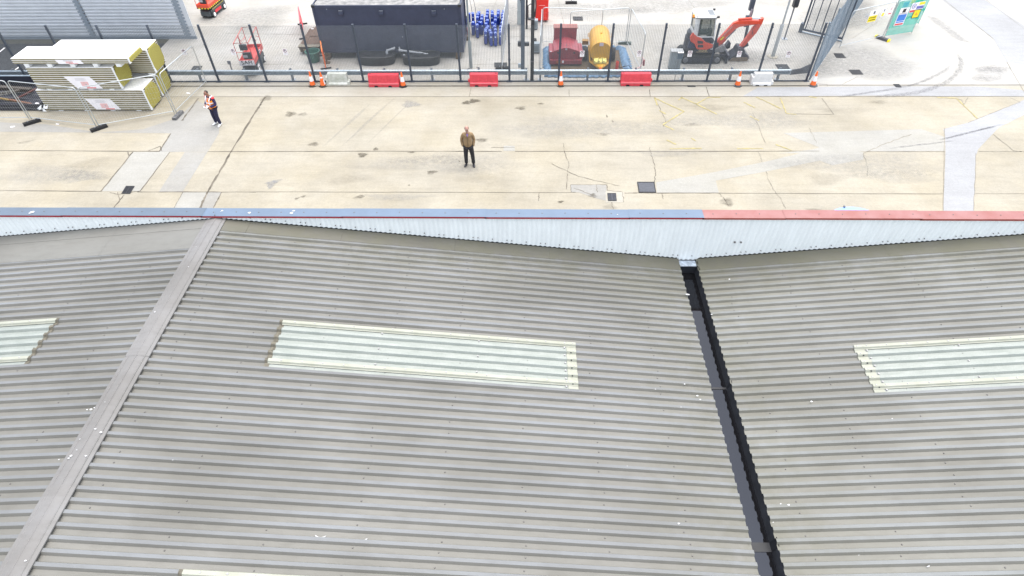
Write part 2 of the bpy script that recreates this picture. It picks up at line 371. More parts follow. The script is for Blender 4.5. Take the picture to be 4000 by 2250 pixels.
def stains(name, m, lst, z):
    vs, fs, al = [], [], []
    for (x, y, rx, ry, rot, st) in lst:
        c = at(x, y); n0 = len(vs); N = 22; ph = rnd.random()*6
        st *= {'pavement_stains': .72}.get(name, .8); vs.append((c.x, c.y, z)); al.append(st)
        for ring, (k, a) in enumerate(((.6, st*.85), (1, 0))):
            for i in range(N):
                t = 2*math.pi*i/N; q = k*(1+.16*math.sin(3*t+ph)+.1*math.sin(5*t+2*ph))
                u, v = rx*q*math.cos(t), ry*q*math.sin(t)
                vs.append((c.x+u*math.cos(rot)-v*math.sin(rot), c.y+u*math.sin(rot)+v*math.cos(rot), z)); al.append(a)
        for i in range(N):
            j = (i+1) % N; fs.append((n0, n0+1+i, n0+1+j)); fs.append((n0+1+i, n0+1+N+i, n0+1+N+j, n0+1+j))
    me = bpy.data.meshes.new(name); me.from_pydata(vs, [], fs); me.materials.append(m)
    at_ = me.attributes.new('soft', 'FLOAT', 'POINT'); at_.data.foreach_set('value', al)
    o = bpy.data.objects.new(name, me); COL.objects.link(o); return struct(o)
dk = [(1135,446,.30,.28,0,.9),(1183,447,.26,.18,0,.55),(1822,402,.26,.20,.1,1.5),(1852,395,.32,.22,.15,1.6),(1882,548,.30,.20,0,.9),(1225,564,.28,.18,0,.8),(1416,606,.22,.22,0,1.3),(1468,583,.13,.14,0,1.2),(1607,596,.18,.07,0,1),(1687,674,.25,.16,.4,.9),
      (1403,770,.26,.13,.3,.8),(1185,768,.12,.08,.5,.9),(1160,776,.12,.07,.6,.9),(2034,423,.28,.2,0,.9),(2112,406,.2,.09,0,.9),(2315,765,.2,.16,0,.9),(2190,789,.14,.08,.3,1.7),(2840,790,.3,.3,-.7,.7),(1796,592,.2,.05,0,.8),(1795,631,.04,.03,0,1.6),(1598,724,.05,.04,0,1.4),(2705,488,.45,.15,0,.4),(2355,525,.35,.15,0,.35),
      (2371,455,.05,.16,.1,1),(2393,475,.05,.14,.1,.9),(100,555,.4,.12,.4,.4),(1040,385,.3,.35,-.6,.6),(3430,400,.5,.2,0,.35),(2720,318,.1,.05,0,1),(3175,820,.35,.1,0,.5),(3225,700,.8,.5,.1,.22),(1370,700,1.1,.45,.3,.2),(350,640,1,.5,.2,.25),(2380,810,.35,.18,0,.35),(1900,700,1.4,.5,0,.16),(2780,420,1.5,.35,0,.2),(3300,430,1.8,.3,0,.16)]
stains('pavement_stains', stain_mat('oily_stain', (.10,.085,.06)), dk, .0145)
M_tyre = stain_mat('tyre_rubber_mark', (.165,.165,.18))
tm = []
for k in range(26):
    t = k/25; x = 3440+ (3750-3440)*math.sin(t*1.7)/math.sin(1.7); y = 375-(375-215)*(1-math.cos(t*1.5))
    tm.append((x+rnd.uniform(-3,3), y, .5, .12, .35+1.0*t, .33))
for k in range(16): t = k/15; tm.append((3640+(3760-3640)*t, 68+(160-68)*t, .5, .10, -.62, .45))
for k in range(14): t = k/13; tm.append((3530+(3700-3530)*t, 338-(338-270)*t**1.5, .5, .10, .4+.5*t, .32))
for k in range(12): t = k/11; tm.append((3300+(3480-3300)*t, 376-(376-350)*t, .55, .10, .25, .3))
for k in range(10): tm.append((3870+rnd.uniform(-50,50), 285+rnd.uniform(-25,25), .7, .3, rnd.random(), .28))
for k in range(12): t = k/11; tm.append((3700+180*t, 540-45*t, .6, .07, .35, .4))
for k in range(8): t = k/7; tm.append((3520+170*t, 575-20*t, .6, .06, .2, .3))
stains('tyre_marks', M_tyre, tm, .0135)
stains('pale_marks', stain_mat('lime_bloom', (.285,.28,.265)), [(1605,408,.5,.35,0,.9),(1365,480,.09,2.2,-.35,.35),(1445,470,.09,2.5,-.36,.35),(1530,470,.05,2.2,-.36,.3),(310,690,1.2,.5,0,.55),(2600,600,1.5,.3,0,.35),(3500,690,2,.5,0,.3),(1700,620,2,.5,0,.25),(1550,770,1.5,.25,0,.4),(2800,225,4,1.6,0,.8),(1960,60,2.2,2.5,0,.9),(980,70,3,2.2,0,.7),(2300,40,4,1.5,0,.6),(3300,60,3,2,.3,.7),(3350,250,3.5,2,.2,.9),(2600,20,4,1.4,0,.5),(1750,640,4,.8,0,.35),(2300,500,5,1,0,.4),(2900,470,4,.9,0,.4),(3350,640,4,1,0,.4),(200,680,2.5,.8,0,.4)], .0133)
stains('damp_marks', stain_mat('damp_patch', (.19,.205,.235)), [(1068,712,.38,.16,.5,.7),(1058,728,.16,.2,0,.6)], .0142)
yl = MB()
def yline(wd, *pts): strip(yl, wiggle(P(*pts), .01, 8), wd, .0155, .5)
for pts in (((2556,381),(2568,412)), ((2556,383),(2614,410),(2672,436)), ((2672,436),(2630,462),(2590,488),(2632,508)), ((2575,432),(2600,446)), ((2660,380),(2720,407),(2800,447)), ((2720,407),(2768,381),(2815,381)), ((2650,392),(2665,381)),
            ((2955,380),(2990,396),(3050,425)), ((2905,400),(2950,422)), ((2930,455),(2965,472)), ((3048,384),(3060,415),(3072,444),(3110,448)), ((2605,548),(2640,565)), ((2700,540),(2718,552)), ((2616,582),(2740,580)), ((2880,581),(2980,581)), ((3030,565),(3092,588)), ((3660,382),(3735,384),(3818,464)), ((3160,378),(3190,383))):
    yline(.06, *pts)
struct(yl.build('yellow_markings', M_yel, fixn=False))

# covers and gratings let into the ground
def cover(pts, label, grate=False, name='manhole_cover', cat='manhole cover', m=None, n=6, grp='covers let into the concrete'):
    q = P(*pts); c = sum(q, Vector())/4; o = thing(name, label, cat, (c.x, c.y, .012), group=grp); q = [p-c for p in q]
    def bil(u, v): return q[0]*(1-u)*(1-v)+q[1]*u*(1-v)+q[2]*u*v+q[3]*(1-u)*v
    def slab(mb, u0, u1, v0, v1, z0, z1):
        k = [bil(u0,v0), bil(u1,v0), bil(u1,v1), bil(u0,v1)][::-1]
        mb.hexa([(p.x,p.y,z0) for p in k]+[(p.x,p.y,z1) for p in k])
    fr = MB()
    for a in ((0,1,0,.07),(0,1,.93,1),(0,.05,.07,.93),(.95,1,.07,.93)): slab(fr, *a, .002, .016)
    fr.build('frame', M_iron, o)
    if grate:
        pt = MB(); slab(pt, .05, .95, .07, .93, .001, .004); pt.build('pit', M_pit, o)
        b = MB()
        for i in range(n): v = .07+.86*(i+.5)/n; slab(b, .05, .95, v-.25*.86/n, v+.25*.86/n, .006, .015)
        slab(b, .47, .53, .07, .93, .0055, .0145); b.build('grating', m or M_ironblue, o)
    else:
        b = MB(); slab(b, .06, .94, .085, .915, .003, .013)
        for i in range(7):
            for j in range(4): u, v = .12+.76*i/7, .16+.72*j/4; slab(b, u, u+.055, v, v+.09, .013, .0165)
        b.build('cover_plate', m or M_iron, o)
    return o
cover([(493,728),(527,728),(509,758),(475,758)], 'black drain grating in broken concrete left of the diagonal joint', True, 'drain_grating', 'drain', M_iron, 8)
cover([(2372,756),(2406,756),(2409,786),(2375,786)], 'blue grey slotted gully grating beside broken white concrete patch near the wall', True, 'drain_grating', 'drain', None, 7)
cover([(2488,712),(2556,712),(2563,754),(2495,754)], 'large grey steel cover at the tip of the white concrete wedge', m=M_ironblue)
cover([(757,259),(791,259),(782,275),(746,275)], 'dark cover behind the crash barrier left of the near scissor lift')
cover([(2237,66),(2275,66),(2277,81),(2240,81)], 'dark grey cover in the yard behind the yellow bowser pen')
cover([(1931,246),(1981,246),(1981,263),(1931,263)], 'grey cover below the blue trolleys, crossed by the edge-on mesh panel')
cover([(3027,253),(3073,253),(3088,273),(3042,273)], 'grey cover between the street lamp and the barrier end')
cover([(3256,210),(3289,210),(3305,227),(3267,227)], 'dark cover on white concrete hard against the side fence')
cover([(3313,274),(3357,274),(3372,292),(3330,292)], 'speckled cover on open white concrete right of the last cone')
cover([(3488,330),(3511,330),(3522,342),(3500,342)], 'small cover sitting on the slot drain line at the right')
cover([(2680,325),(2711,325),(2717,340),(2686,340)], 'speckled black cover in the strip between red barrier and cone')

# ------------------------------------------------------------------ warehouse with ribbed roof, valley gutter, parapet
def roof_mat(name, c, dirt, moss, x_moss, side):
    m = bpy.data.materials.new(name); m.use_nodes = True; n = m.node_tree; p = n.nodes['Principled BSDF']; L = n.links
    tc = n.nodes.new('ShaderNodeTexCoord'); co = tc.outputs['Object']
    def noise(sc, det, st=None):
        src = co
        if st: mp = n.nodes.new('ShaderNodeMapping'); mp.inputs['Scale'].default_value = st; L.new(co, mp.inputs[0]); src = mp.outputs[0]
        z = n.nodes.new('ShaderNodeTexNoise'); z.inputs['Scale'].default_value = sc; z.inputs['Detail'].default_value = det; z.inputs['Roughness'].default_value = .66; L.new(src, z.inputs['Vector']); return z.outputs[0]
    def rng(s, a, b, c_, d): q = n.nodes.new('ShaderNodeMapRange'); q.inputs[1].default_value = a; q.inputs[2].default_value = b; q.inputs[3].default_value = c_; q.inputs[4].default_value = d; L.new(s, q.inputs[0]); return q.outputs[0]
    def mix(f, a, b):
        x = n.nodes.new('ShaderNodeMix'); x.data_type = 'RGBA'; L.new(f, x.inputs['Factor'])
        for s_, v in (('A', a), ('B', b)):
            if isinstance(v, tuple): x.inputs[s_].default_value = (*v, 1)
            else: L.new(v, x.inputs[s_])
        return x.outputs['Result']
    col = mix(rng(noise(1.1, 7, (.35, 1, 1)), .38, .68, 0, .75), c, dirt)
    col = mix(rng(noise(.45, 5, (.6, 1, 1)), .42, .66, 0, .75), col, tuple(v*.78 for v in dirt))
    col = mix(rng(noise(9, 4, (.25, 1, 1)), .5, .75, 0, .35), col, tuple(v*.72 for v in dirt))
    col = mix(rng(noise(60, 2), .62, .8, 0, .3), col, tuple(v*.6 for v in dirt))
    col = mix(rng(noise(70, 2), .25, .36, .35, 0), col, tuple(min(1, v*1.25) for v in c))
    if x_moss is not None:
        sx = n.nodes.new('ShaderNodeSeparateXYZ'); L.new(co, sx.inputs[0])
        f = rng(sx.outputs[0], x_moss, x_moss+side*2.2, .42, 0)
        mu = n.nodes.new('ShaderNodeMath'); mu.operation = 'MULTIPLY'; L.new(f, mu.inputs[0]); L.new(rng(noise(3, 6), .35, .6, .15, 1), mu.inputs[1])
        col = mix(mu.outputs[0], col, moss)
        f = rng(sx.outputs[1], 9.2, 10.7, 0, .5); mu2 = n.nodes.new('ShaderNodeMath'); mu2.operation = 'MULTIPLY'; L.new(f, mu2.inputs[0]); L.new(rng(noise(2.2, 6), .38, .6, .1, 1), mu2.inputs[1])
        col = mix(mu2.outputs[0], col, moss)
    L.new(col, p.inputs['Base Color']); p.inputs['Roughness'].default_value = .6; p.inputs['Specular IOR Level'].default_value = .35
    MAT[name] = m; return m
MOSS = (.105,.102,.068)
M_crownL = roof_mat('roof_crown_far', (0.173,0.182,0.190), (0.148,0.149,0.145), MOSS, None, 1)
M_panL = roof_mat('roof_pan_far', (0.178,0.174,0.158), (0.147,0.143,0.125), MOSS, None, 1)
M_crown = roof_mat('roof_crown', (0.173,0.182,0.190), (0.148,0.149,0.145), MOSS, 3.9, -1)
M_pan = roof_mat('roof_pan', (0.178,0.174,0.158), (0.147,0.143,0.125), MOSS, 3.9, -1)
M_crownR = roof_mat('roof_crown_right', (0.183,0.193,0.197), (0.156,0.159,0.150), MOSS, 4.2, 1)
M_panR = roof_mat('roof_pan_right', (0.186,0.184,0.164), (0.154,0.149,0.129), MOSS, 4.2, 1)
M_flash = roof_mat('roof_flashing', (0.128,0.124,0.107), (0.096,0.091,0.073), MOSS, 3.9, -1)
M_flashL = roof_mat('roof_plate', (0.165,0.164,0.150), (0.136,0.132,0.118), MOSS, None, 1)
M_cap = roof_mat('ridge_metal', (0.187,0.184,0.181), (0.161,0.153,0.142), MOSS, None, 1)
M_screw = mat('roof_screw', (.12,.115,.11), .6)
M_clad = mat('white_cladding', (.815,.85,.842), .5, var=.05, scale=2, stretch=(3,1,.6), fine=.03)
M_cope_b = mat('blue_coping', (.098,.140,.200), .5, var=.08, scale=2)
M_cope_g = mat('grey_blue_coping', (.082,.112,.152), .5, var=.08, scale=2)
M_cope_r = mat('red_coping', (.27,.125,.118), .5, c2=(.225,.070,.058), scale=2)
M_lip = mat('dark_red_lip', (.30,.02,.028), .5)
M_lip_r = mat('brick_red_lip', (.28,.055,.04), .5)
M_grp = mat('rooflight_sheet', (.268,.288,.264), .45, c2=(.20,.222,.20), scale=4, stretch=(.6,2,2), fine=.12)
M_grptrim = mat('rooflight_trim', (.305,.312,.262), .5, c2=(.25,.255,.20), scale=3)
M_rlscrew = mat('white_screw_cap', (.36,.35,.35), .5)
M_gutter = mat('bitumen_liner', (.030,.032,.037), .55, var=.3, scale=5)
M_water = bpy.data.materials.new('standing_water'); M_water.use_nodes = True
_p = M_water.node_tree.nodes['Principled BSDF']; _p.inputs['Base Color'].default_value = (.008,.008,.009,1); _p.inputs['Roughness'].default_value = .03; _p.inputs['IOR'].default_value = 1.33; _p.inputs['Specular Tint'].default_value = (.66,.76,1,1)
M_lead = mat('wet_lead', (.45,.50,.56), .35, .5, var=.4, scale=14)
M_brick = mat('painted_wall', (.42,.42,.42), .8)

XR, ZR, XV0, XV1, XR2 = -7.41, 5.38, 3.845, 4.27, 15.66
def roofz(x):
    if x < XR: return ZR-.106*(XR-x)
    if x < XV0: return 5.3775-.109*(x+7.32)
    if x < 4.06: return 4.16
    if x < XR2: return 4.176+.11*(x-4.41)
    return 4.176+.11*(XR2-4.41)-.108*(x-XR2)
PIT, Y0 = .1985, 10.517
def rib_profile(ya, yb, ph=0):        # list of (y, dz, seg material) from far to near
    pts = []; k = math.ceil((Y0+ph-ya)/PIT)
    while True:
        y = Y0+ph-k*PIT
        if y < yb: break
        pts += [(y,0,0),(y-.058,0,0),(y-.090,-.048,1),(y-.176,-.048,1)]; k += 1
    return pts
def rib_sheet(mb, xa, xb, ya, yb, lift=0, ph=0, nx=1, jag=0, zf=roofz, pan_mats=(0,1)):
    pr = rib_profile(ya, yb, ph); vs = []; N = len(pr)
    xs = [xa+(xb-xa)*i/nx for i in range(nx+1)]
    for x in xs:
        for y, dz, _ in pr: vs.append((x, y, zf(x)+dz+lift))
    for i in range(nx):
        for j in range(N-1):
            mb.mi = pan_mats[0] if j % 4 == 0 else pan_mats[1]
            mb.add([vs[i*N+j], vs[i*N+j+1], vs[(i+1)*N+j+1], vs[(i+1)*N+j]], [(0,1,2,3)])
    return pr
BLD = thing('warehouse', 'grey ribbed metal roofed building with white parapet and blue and red coping', 'building', (0,0,0))
def slope(xa, xb, ya, yb, m, ph=0, label=None, scr=True):
    mb = MB(); rib_sheet(mb, xa, xb, ya, yb, 0, ph)
    if scr:
        q = mb.mat(2); x = min(xa, xb)+.55; mx = max(xa, xb)
        while x < mx:
            for y, dz, k in rib_profile(ya, max(yb, 1), ph)[2::4]:
                if rnd.random() < .55:
                    xx, yy = x+rnd.uniform(-.05,.05), y-.045+rnd.uniform(-.02,.02); z = roofz(xx)-.048
                    q.cyl((xx,yy,z), (xx,yy,z+.012), .015, .010, 6)
            x += 1.37
    return mb.build('roof_slope', m+[M_screw], BLD, fixn=False, label=label)
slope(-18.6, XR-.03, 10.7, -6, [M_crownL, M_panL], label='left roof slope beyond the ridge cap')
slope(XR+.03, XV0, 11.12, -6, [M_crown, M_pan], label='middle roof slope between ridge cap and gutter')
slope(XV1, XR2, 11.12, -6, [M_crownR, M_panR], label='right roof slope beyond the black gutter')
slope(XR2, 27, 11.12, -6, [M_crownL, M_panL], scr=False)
def plate(name, xs, ya, yb, lift, m, lip=.032, **k):
    mb = MB()
    for a, b in zip(xs[:-1], xs[1:]):
        za, zb = roofz(a)+lift, roofz(b)+lift
        mb.add([(a,yb,za),(b,yb,zb),(b,ya,zb),(a,ya,za),(a,ya,za-lip),(b,ya,zb-lip)], [(0,1,2,3),(3,2,5,4)])
        mb.add([(b-.012,yb,zb+.002),(b+.006,yb,zb+.004),(b+.006,ya,zb+.004),(b-.012,ya,zb+.002)], [(0,1,2,3)])
    return mb.build(name, m, BLD, fixn=False, **k)
plate('wall_flashing', [XR+.24,-6.6,-4.4,-1.7,.6,2.4,XV0-.02], 10.715, 11.12, .006, M_flash)
plate('wall_flashing', [XV1+.03,6.2,8.7,11.2,13.6,XR2], 10.715, 11.12, .006, M_flash)
plate('wall_flashing', [-18.6,-15.5,-13.1,-10.75,-9.9,XR-.2], 10.79, 11.12, .012, M_flashL)
plate('verge_plate', [-18.6,-13.1,-9.9,XR-.2], 10.09, 10.80, .006, M_flashL)
plate('wall_flashing', [XR2,27], 10.715, 11.12, .006, M_flash)
# ridge cap: folded strip with a lapped joint every 2.6 m
cp = MB(); y = 11.13; k = 0
while y > -6:
    yb = y-(1.55 if k == 0 else 2.62); l = .022+.004*(k % 2)
    for sx, w_ in ((-1,.235),(1,.235)):
        xo, xm = XR+sx*w_, XR+sx*.05
        zo, zm = roofz(xo)+l, ZR+l+.014
        cp.add([(XR,y,ZR+l+.018),(xm,y,zm),(xo,y,zo),(xo,y,zo-.022),(XR,yb,ZR+l+.018),(xm,yb,zm),(xo,yb,zo),(xo,yb,zo-.022)], [(0,1,5,4),(1,2,6,5),(2,3,7,6)])
    cp.add([(XR-.235,yb+.015,roofz(XR-.235)+l+.004),(XR,yb+.015,ZR+l+.021),(XR+.235,yb+.015,roofz(XR+.235)+l+.004),(XR+.235,yb,roofz(XR+.235)+l+.004),(XR,yb,ZR+l+.021),(XR-.235,yb,roofz(XR-.235)+l+.004)], [(0,1,4,5),(1,2,3,4)])
    y = yb; k += 1
for x_ in (-.16,.16): cp.tube([(XR+x_,11.1,roofz(XR+x_)+.030),(XR+x_,-6,roofz(XR+x_)+.030)],.009,6)
cp.tube([(XR,11.12,ZR+.036),(XR,-6,ZR+.036)],.016,8)
cp.build('ridge_cap', M_cap, BLD, fixn=False)
cp = MB().poly([(XR2-.25,11,roofz(XR2)+.02),(XR2+.25,11,roofz(XR2)+.02),(XR2+.25,-6,roofz(XR2)+.02),(XR2-.25,-6,roofz(XR2)+.02)]); cp.build('ridge_cap', M_cap, BLD)
# valley gutter
g = MB(); ZG = 3.85
pf = [(3.72,4.10),(3.80,4.09),(3.86,ZG),(4.25,ZG),(4.30,4.105),(4.42,4.11)]
g.add([(x,11.1,z) for x,z in pf]+[(x,-6,z) for x,z in pf], [(i,i+1,i+7,i+6) for i in range(5)])
g.poly([(3.72,10.92,4.10),(3.86,10.92,ZG),(4.25,10.92,ZG),(4.42,10.92,4.11)])
gut = g.build('valley_gutter', M_gutter, BLD, fixn=False)
MB().poly([(3.855,10.9,ZG+.022),(4.255,10.9,ZG+.022),(4.255,-6,ZG+.022),(3.855,-6,ZG+.022)]).build('standing_water', M_water, gut)
ld = MB(); ld.bb(3.85,4.26,10.90,11.10,4.10,4.12); ld.build('outlet_flashing', M_lead, gut)
for (sx, sy, wd) in ((2800,1500,.05),(2955,2108,.16)):
    yy = at(sx, sy, 4.0).y; b = MB()
    for i in range(1,4):
        (xa,za),(xb,zb) = pf[i],pf[i+1]; b.add([(xa,yy,za+.032),(xb,yy,zb+.032),(xb,yy-wd,zb+.032),(xa,yy-wd,za+.032),(xa,yy-wd,za),(xb,yy-wd,zb)], [(0,1,2,3),(3,2,5,4)])
    b.build('joint_strap', mat('strap_black', (.012,.013,.016), .6, var=.3), gut, fixn=False)
# rooflights
def rooflight(xa, xb, ya, yb, hi, lo, label):
    mb = MB(); pr = rib_sheet(mb, xa, xb, ya, yb, .009, 0, 1, pan_mats=(0,0))
    c = [p[0] for p in pr if p[1] == 0][::2]
    o = thing_part('rooflight', BLD, label); t = MB(); s_ = mb.mat(1)
    for yc, ext in ((c[0], 0), (c[-1], 1)):
        q = [(yc+.02,-.030),(yc,.014),(yc-.066,.014),(yc-.088,-.018),(yc-.105,-.022)]
        for (y1,z1),(y2,z2) in zip(q[:-1], q[1:]):
            t.add([(xa,y1,roofz(xa)+z1),(xb,y1,roofz(xb)+z1),(xb,y2,roofz(xb)+z2),(xa,y2,roofz(xa)+z2)], [(0,1,2,3)])
        x = min(xa,xb)+.25
        while x < max(xa,xb)-.1:
            s_.cyl((x,yc-.03,roofz(x)+.014),(x,yc-.03,roofz(x)+.026),.017,.012,8); x += .40
    if lo is not None:      # lapped end toward the gutter
        d = -1 if lo > (xa+xb)/2 else 1
        e = MB(); rib_sheet(e, lo, lo+d*.20, ya, yb, .019, 0, 1, pan_mats=(0,0))
        e.mat(1)
        for yc in c: e.bb(lo+d*.11-.012, lo+d*.11+.012, yc-.082, yc-.060, roofz(lo)-.0+.004, roofz(lo)+.022) if rnd.random() < .8 else None
        e.build('end_trim', [M_grptrim, M_pit], o, fixn=False)
        for yc in c:
            x = lo+d*.24; s_.cyl((x,yc-.13,roofz(x)-.039),(x,yc-.13,roofz(x)-.012),.022,.016,8); x = lo+d*.06; s_.cyl((x,yc-.03,roofz(x)+.019),(x,yc-.03,roofz(x)+.03),.014,.01,8)
    if hi is not None:      # tucked end toward the ridge: dark dirt line
        d = 1 if hi < (xa+xb)/2 else -1; sd_ = MB()
        rib_sheet(sd_, hi-d*.06, hi+d*.035, ya, yb, .013, 0, 1, pan_mats=(0,0)); sd_.build('dirt_line', mat('lap_dirt', (.115,.105,.08), .9, var=.4, scale=14), o, fixn=False)
    for x in (xa+(xb-xa)*.335, xa+(xb-xa)*.665):
        for i, yc in enumerate(c):
            if i % 2 == 0 and i < len(c)-1: s_.cyl((x,yc-.13,roofz(x)-.039),(x,yc-.13,roofz(x)-.012),.020,.014,8)
    o.data = mb.mesh('rooflight', [M_grp, M_rlscrew]); t.build('trim', M_grptrim, o, fixn=False)
    return o
YL0, YL1 = 8.14, 7.03
rooflight(-5.0, 1.085, YL0, YL1, -5.0, 1.085, 'translucent rooflight in the middle slope')
rooflight(6.93, 13.0, YL0, YL1, 13.0, 6.93, 'translucent rooflight in the right slope')
rooflight(-15.8, -9.76, YL0, YL1, -9.76, -15.8, 'translucent rooflight in the left slope')
rooflight(-5.06, 1.0, 3.18, 2.08, -5.06, 1.0, 'translucent rooflight at the near edge of the middle slope')
# parapet cladding, small corrugations
cl = MB(); PC = .118; x = -18.8; top, bot, vs = 5.47, None, []
n = int((27+18.8)/PC*6)
for i in range(n+1):
    x = -18.8+i*PC/6; y = 11.135-.012*math.cos(i*math.pi/3)
    zb = roofz(x)+.022 if not (XV0-.04 < x < XV1+.04) else 4.125
    vs += [(x,y,zb),(x,y,top)]
cl.add(vs, [(2*i,2*i+2,2*i+3,2*i+1) for i in range(n)])
q = cl.mat(1); i = 0
x = -18.5
while x < 20:
    z = roofz(x)+.115; q.cyl((x,11.13,z),(x,11.108,z),.0125,.009,8); i += 1
    x += PC*(3 if i % 3 else 1)
for x in (5.1, 5.25): q.cyl((x,11.13,4.72),(x,11.10,4.72),.025,.02,8)
cl.build('parapet_cladding', [M_clad, M_screw], BLD, smooth=60, fixn=False)
dkb = MB()
for xa, xb in ((-18.8,XR),(XR,XV0),(XV1,XR2),(XR2,27)): dkb.add([(xa,11.150,roofz(xa)-.1),(xb,11.150,roofz(xb)-.1),(xb,11.150,roofz(xb)+.1),(xa,11.150,roofz(xa)+.1)], [(0,1,2,3)])
dkb.build('gap_shade_strip', M_pit, BLD)  # near-black strip: paints the shadow in the gap below the cladding
wl = MB(); wl.bb(-18.8,27,11.17,11.34,0,5.46); wl.bb(-18.8,-18.6,-6,11.15,0,4.1); wl.bb(26.8,27,-6,11.15,0,4.0); wl.bb(-18.6,26.8,-6.2,-6,0,3.9)
wl.build('wall', M_brick, BLD)
# coping, folded lengths
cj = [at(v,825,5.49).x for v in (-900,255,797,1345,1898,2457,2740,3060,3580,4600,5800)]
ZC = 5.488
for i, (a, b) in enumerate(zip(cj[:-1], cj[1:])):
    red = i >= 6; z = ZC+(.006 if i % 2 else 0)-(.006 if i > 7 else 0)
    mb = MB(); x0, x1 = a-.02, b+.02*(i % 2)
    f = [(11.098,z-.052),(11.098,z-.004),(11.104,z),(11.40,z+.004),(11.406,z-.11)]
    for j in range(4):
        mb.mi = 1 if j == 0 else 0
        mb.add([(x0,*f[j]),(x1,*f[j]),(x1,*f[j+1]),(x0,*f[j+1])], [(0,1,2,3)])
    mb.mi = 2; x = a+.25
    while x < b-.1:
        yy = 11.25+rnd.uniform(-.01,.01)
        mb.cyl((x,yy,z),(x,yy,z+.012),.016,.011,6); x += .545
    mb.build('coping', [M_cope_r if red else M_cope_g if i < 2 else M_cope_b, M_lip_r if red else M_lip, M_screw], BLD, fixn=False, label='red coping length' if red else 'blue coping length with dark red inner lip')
# droppings on roof and coping
bd = MB()
def splat(x, y, z, r, zf=None):
    c = at(x, y, z)
    if zf: 
        for _ in range(6): c = at(x, y, roofz(c.x)+zf)
    pts = []; N = 9
    for k in range(N): t = 2*math.pi*k/N; q_ = r*rnd.uniform(.5,1.25); pts.append((c.x+q_*1.5*math.cos(t), c.y+q_*math.sin(t), (roofz(c.x+q_*1.5*math.cos(t))+zf if zf else z)))
    bd.poly(pts)
for (x,y,r) in ((127,828,.07),(118,832,.04),(868,823,.035),(975,831,.05),(862,826,.02),(1140,832,.05),(1146,823,.04),(2412,838,.02)): splat(x,y,ZC+.011,r*.6)
for (x,y,r) in ((766,963,.02),(736,1042,.03),(605,1218,.05),(372,1675,.05),(395,1688,.06),(278,1780,.06),(335,1780,.05),(300,1757,.03),(312,1715,.03),(268,1790,.05),(100,2190,.04),(410,1570,.03)): splat(x,y,0,r*.30,.052)
for (x,y,r) in ((355,1598,.07),(370,1592,.05),(340,1600,.04),(230,1795,.03),(675,1797,.02),(2450,1820,.02),(2660,1590,.03),(2735,1560,.05),(2724,1545,.06),(2652,2045,.05),(3050,1968,.04),(3080,1972,.05),(3020,2040,.03),(3485,1635,.04),(3170,1568,.06),(1760,975,.02),(2674,1500,.05),(2560,1520,.03),(2850,1090,.05),(2780,1228,.04),(2300,2070,.02),(3355,2168,.02)): splat(x,y,0,r*.3,.004)
bd.build('bird_droppings', M_bird, BLD, fixn=False)['kind'] = 'stuff'
# loose feathers on the roof
def feather(x, y, lab, ln, rz, curl=.25, lift=-.03):
    c = at(x, y, 5.0)
    for _ in range(6): c = at(x, y, roofz(c.x)+lift)
    mb = MB(); L_, R_ = [], []
    for k in range(7):
        t = k/6; u = (t-.5)*ln; wd = ln*.13*math.sin(math.pi*min(1, t*.9+.1)); v = curl*ln*(4*(t-.5)**2)
        L_.append((u, v+wd, .012+.01*math.sin(t*3))); R_.append((u, v-wd, .012))
    mb.add(L_+R_, [(i, i+1, 8+i, 7+i) for i in range(6)])
    mb.add([(a,b,z-.008) for a,b,z in L_+R_], [(7+i, 8+i, i+1, i) for i in range(6)])
    o = mb.build('feather', M_bird, None, fixn=False, loc=c); o.rotation_euler = (0, math.atan(.109 if c.x < 4 else -.11), rz)
    tag(o, lab, 'feather', 'feathers lying on the roof'); return o
feather(1251,2105,'curved white feather lying in a roof pan just above the nearest rooflight',.17,.05,.3)
feather(1427,2112,'small straight white feather right of the curved one near the bottom rooflight',.09,.9,0)
feather(2686,1152,'white feather caught on the left rim at the dark end of the gutter',.11,0,.05,.01)
feather(3550,2196,'slanted white feather, leftmost of those low on the right roof slope',.10,-.6,.05)
feather(3578,2201,'flat white feather, middle one of three low on the right roof slope',.09,-.1,.05)
feather(3626,2213,'short white feather, rightmost of three low on the right roof slope',.06,.3,.05)
feather(2673,1501,'white scrap of feather in a pan just left of the gutter bend',.08,0,.05)

# ------------------------------------------------------------------ lettering (curve text turned into mesh)
def text_mesh(body, size, depth=.002, sx=1):
    c = bpy.data.curves.new('lettering', 'FONT'); c.body = body; c.size = size; c.align_x = 'CENTER'; c.align_y = 'CENTER'; c.extrude = depth; c.offset = size*.018
    o = bpy.data.objects.new('lettering', c); COL.objects.link(o); bpy.context.view_layer.update()
    me = bpy.data.meshes.new_from_object(o.evaluated_get(bpy.context.evaluated_depsgraph_get()))
    bpy.data.objects.remove(o); bpy.data.curves.remove(c)
    return me
def lettering(body, size, m, parent, loc, rot, depth=.002, bold=True):
    me = text_mesh(body, size, depth); me.materials.clear(); me.materials.append(m)
    o = bpy.data.objects.new('lettering', me); COL.objects.link(o); o.parent = parent; o.location = loc; o.rotation_euler = rot
    if bold: o.scale = (1.12, 1.0, 1)
    return o

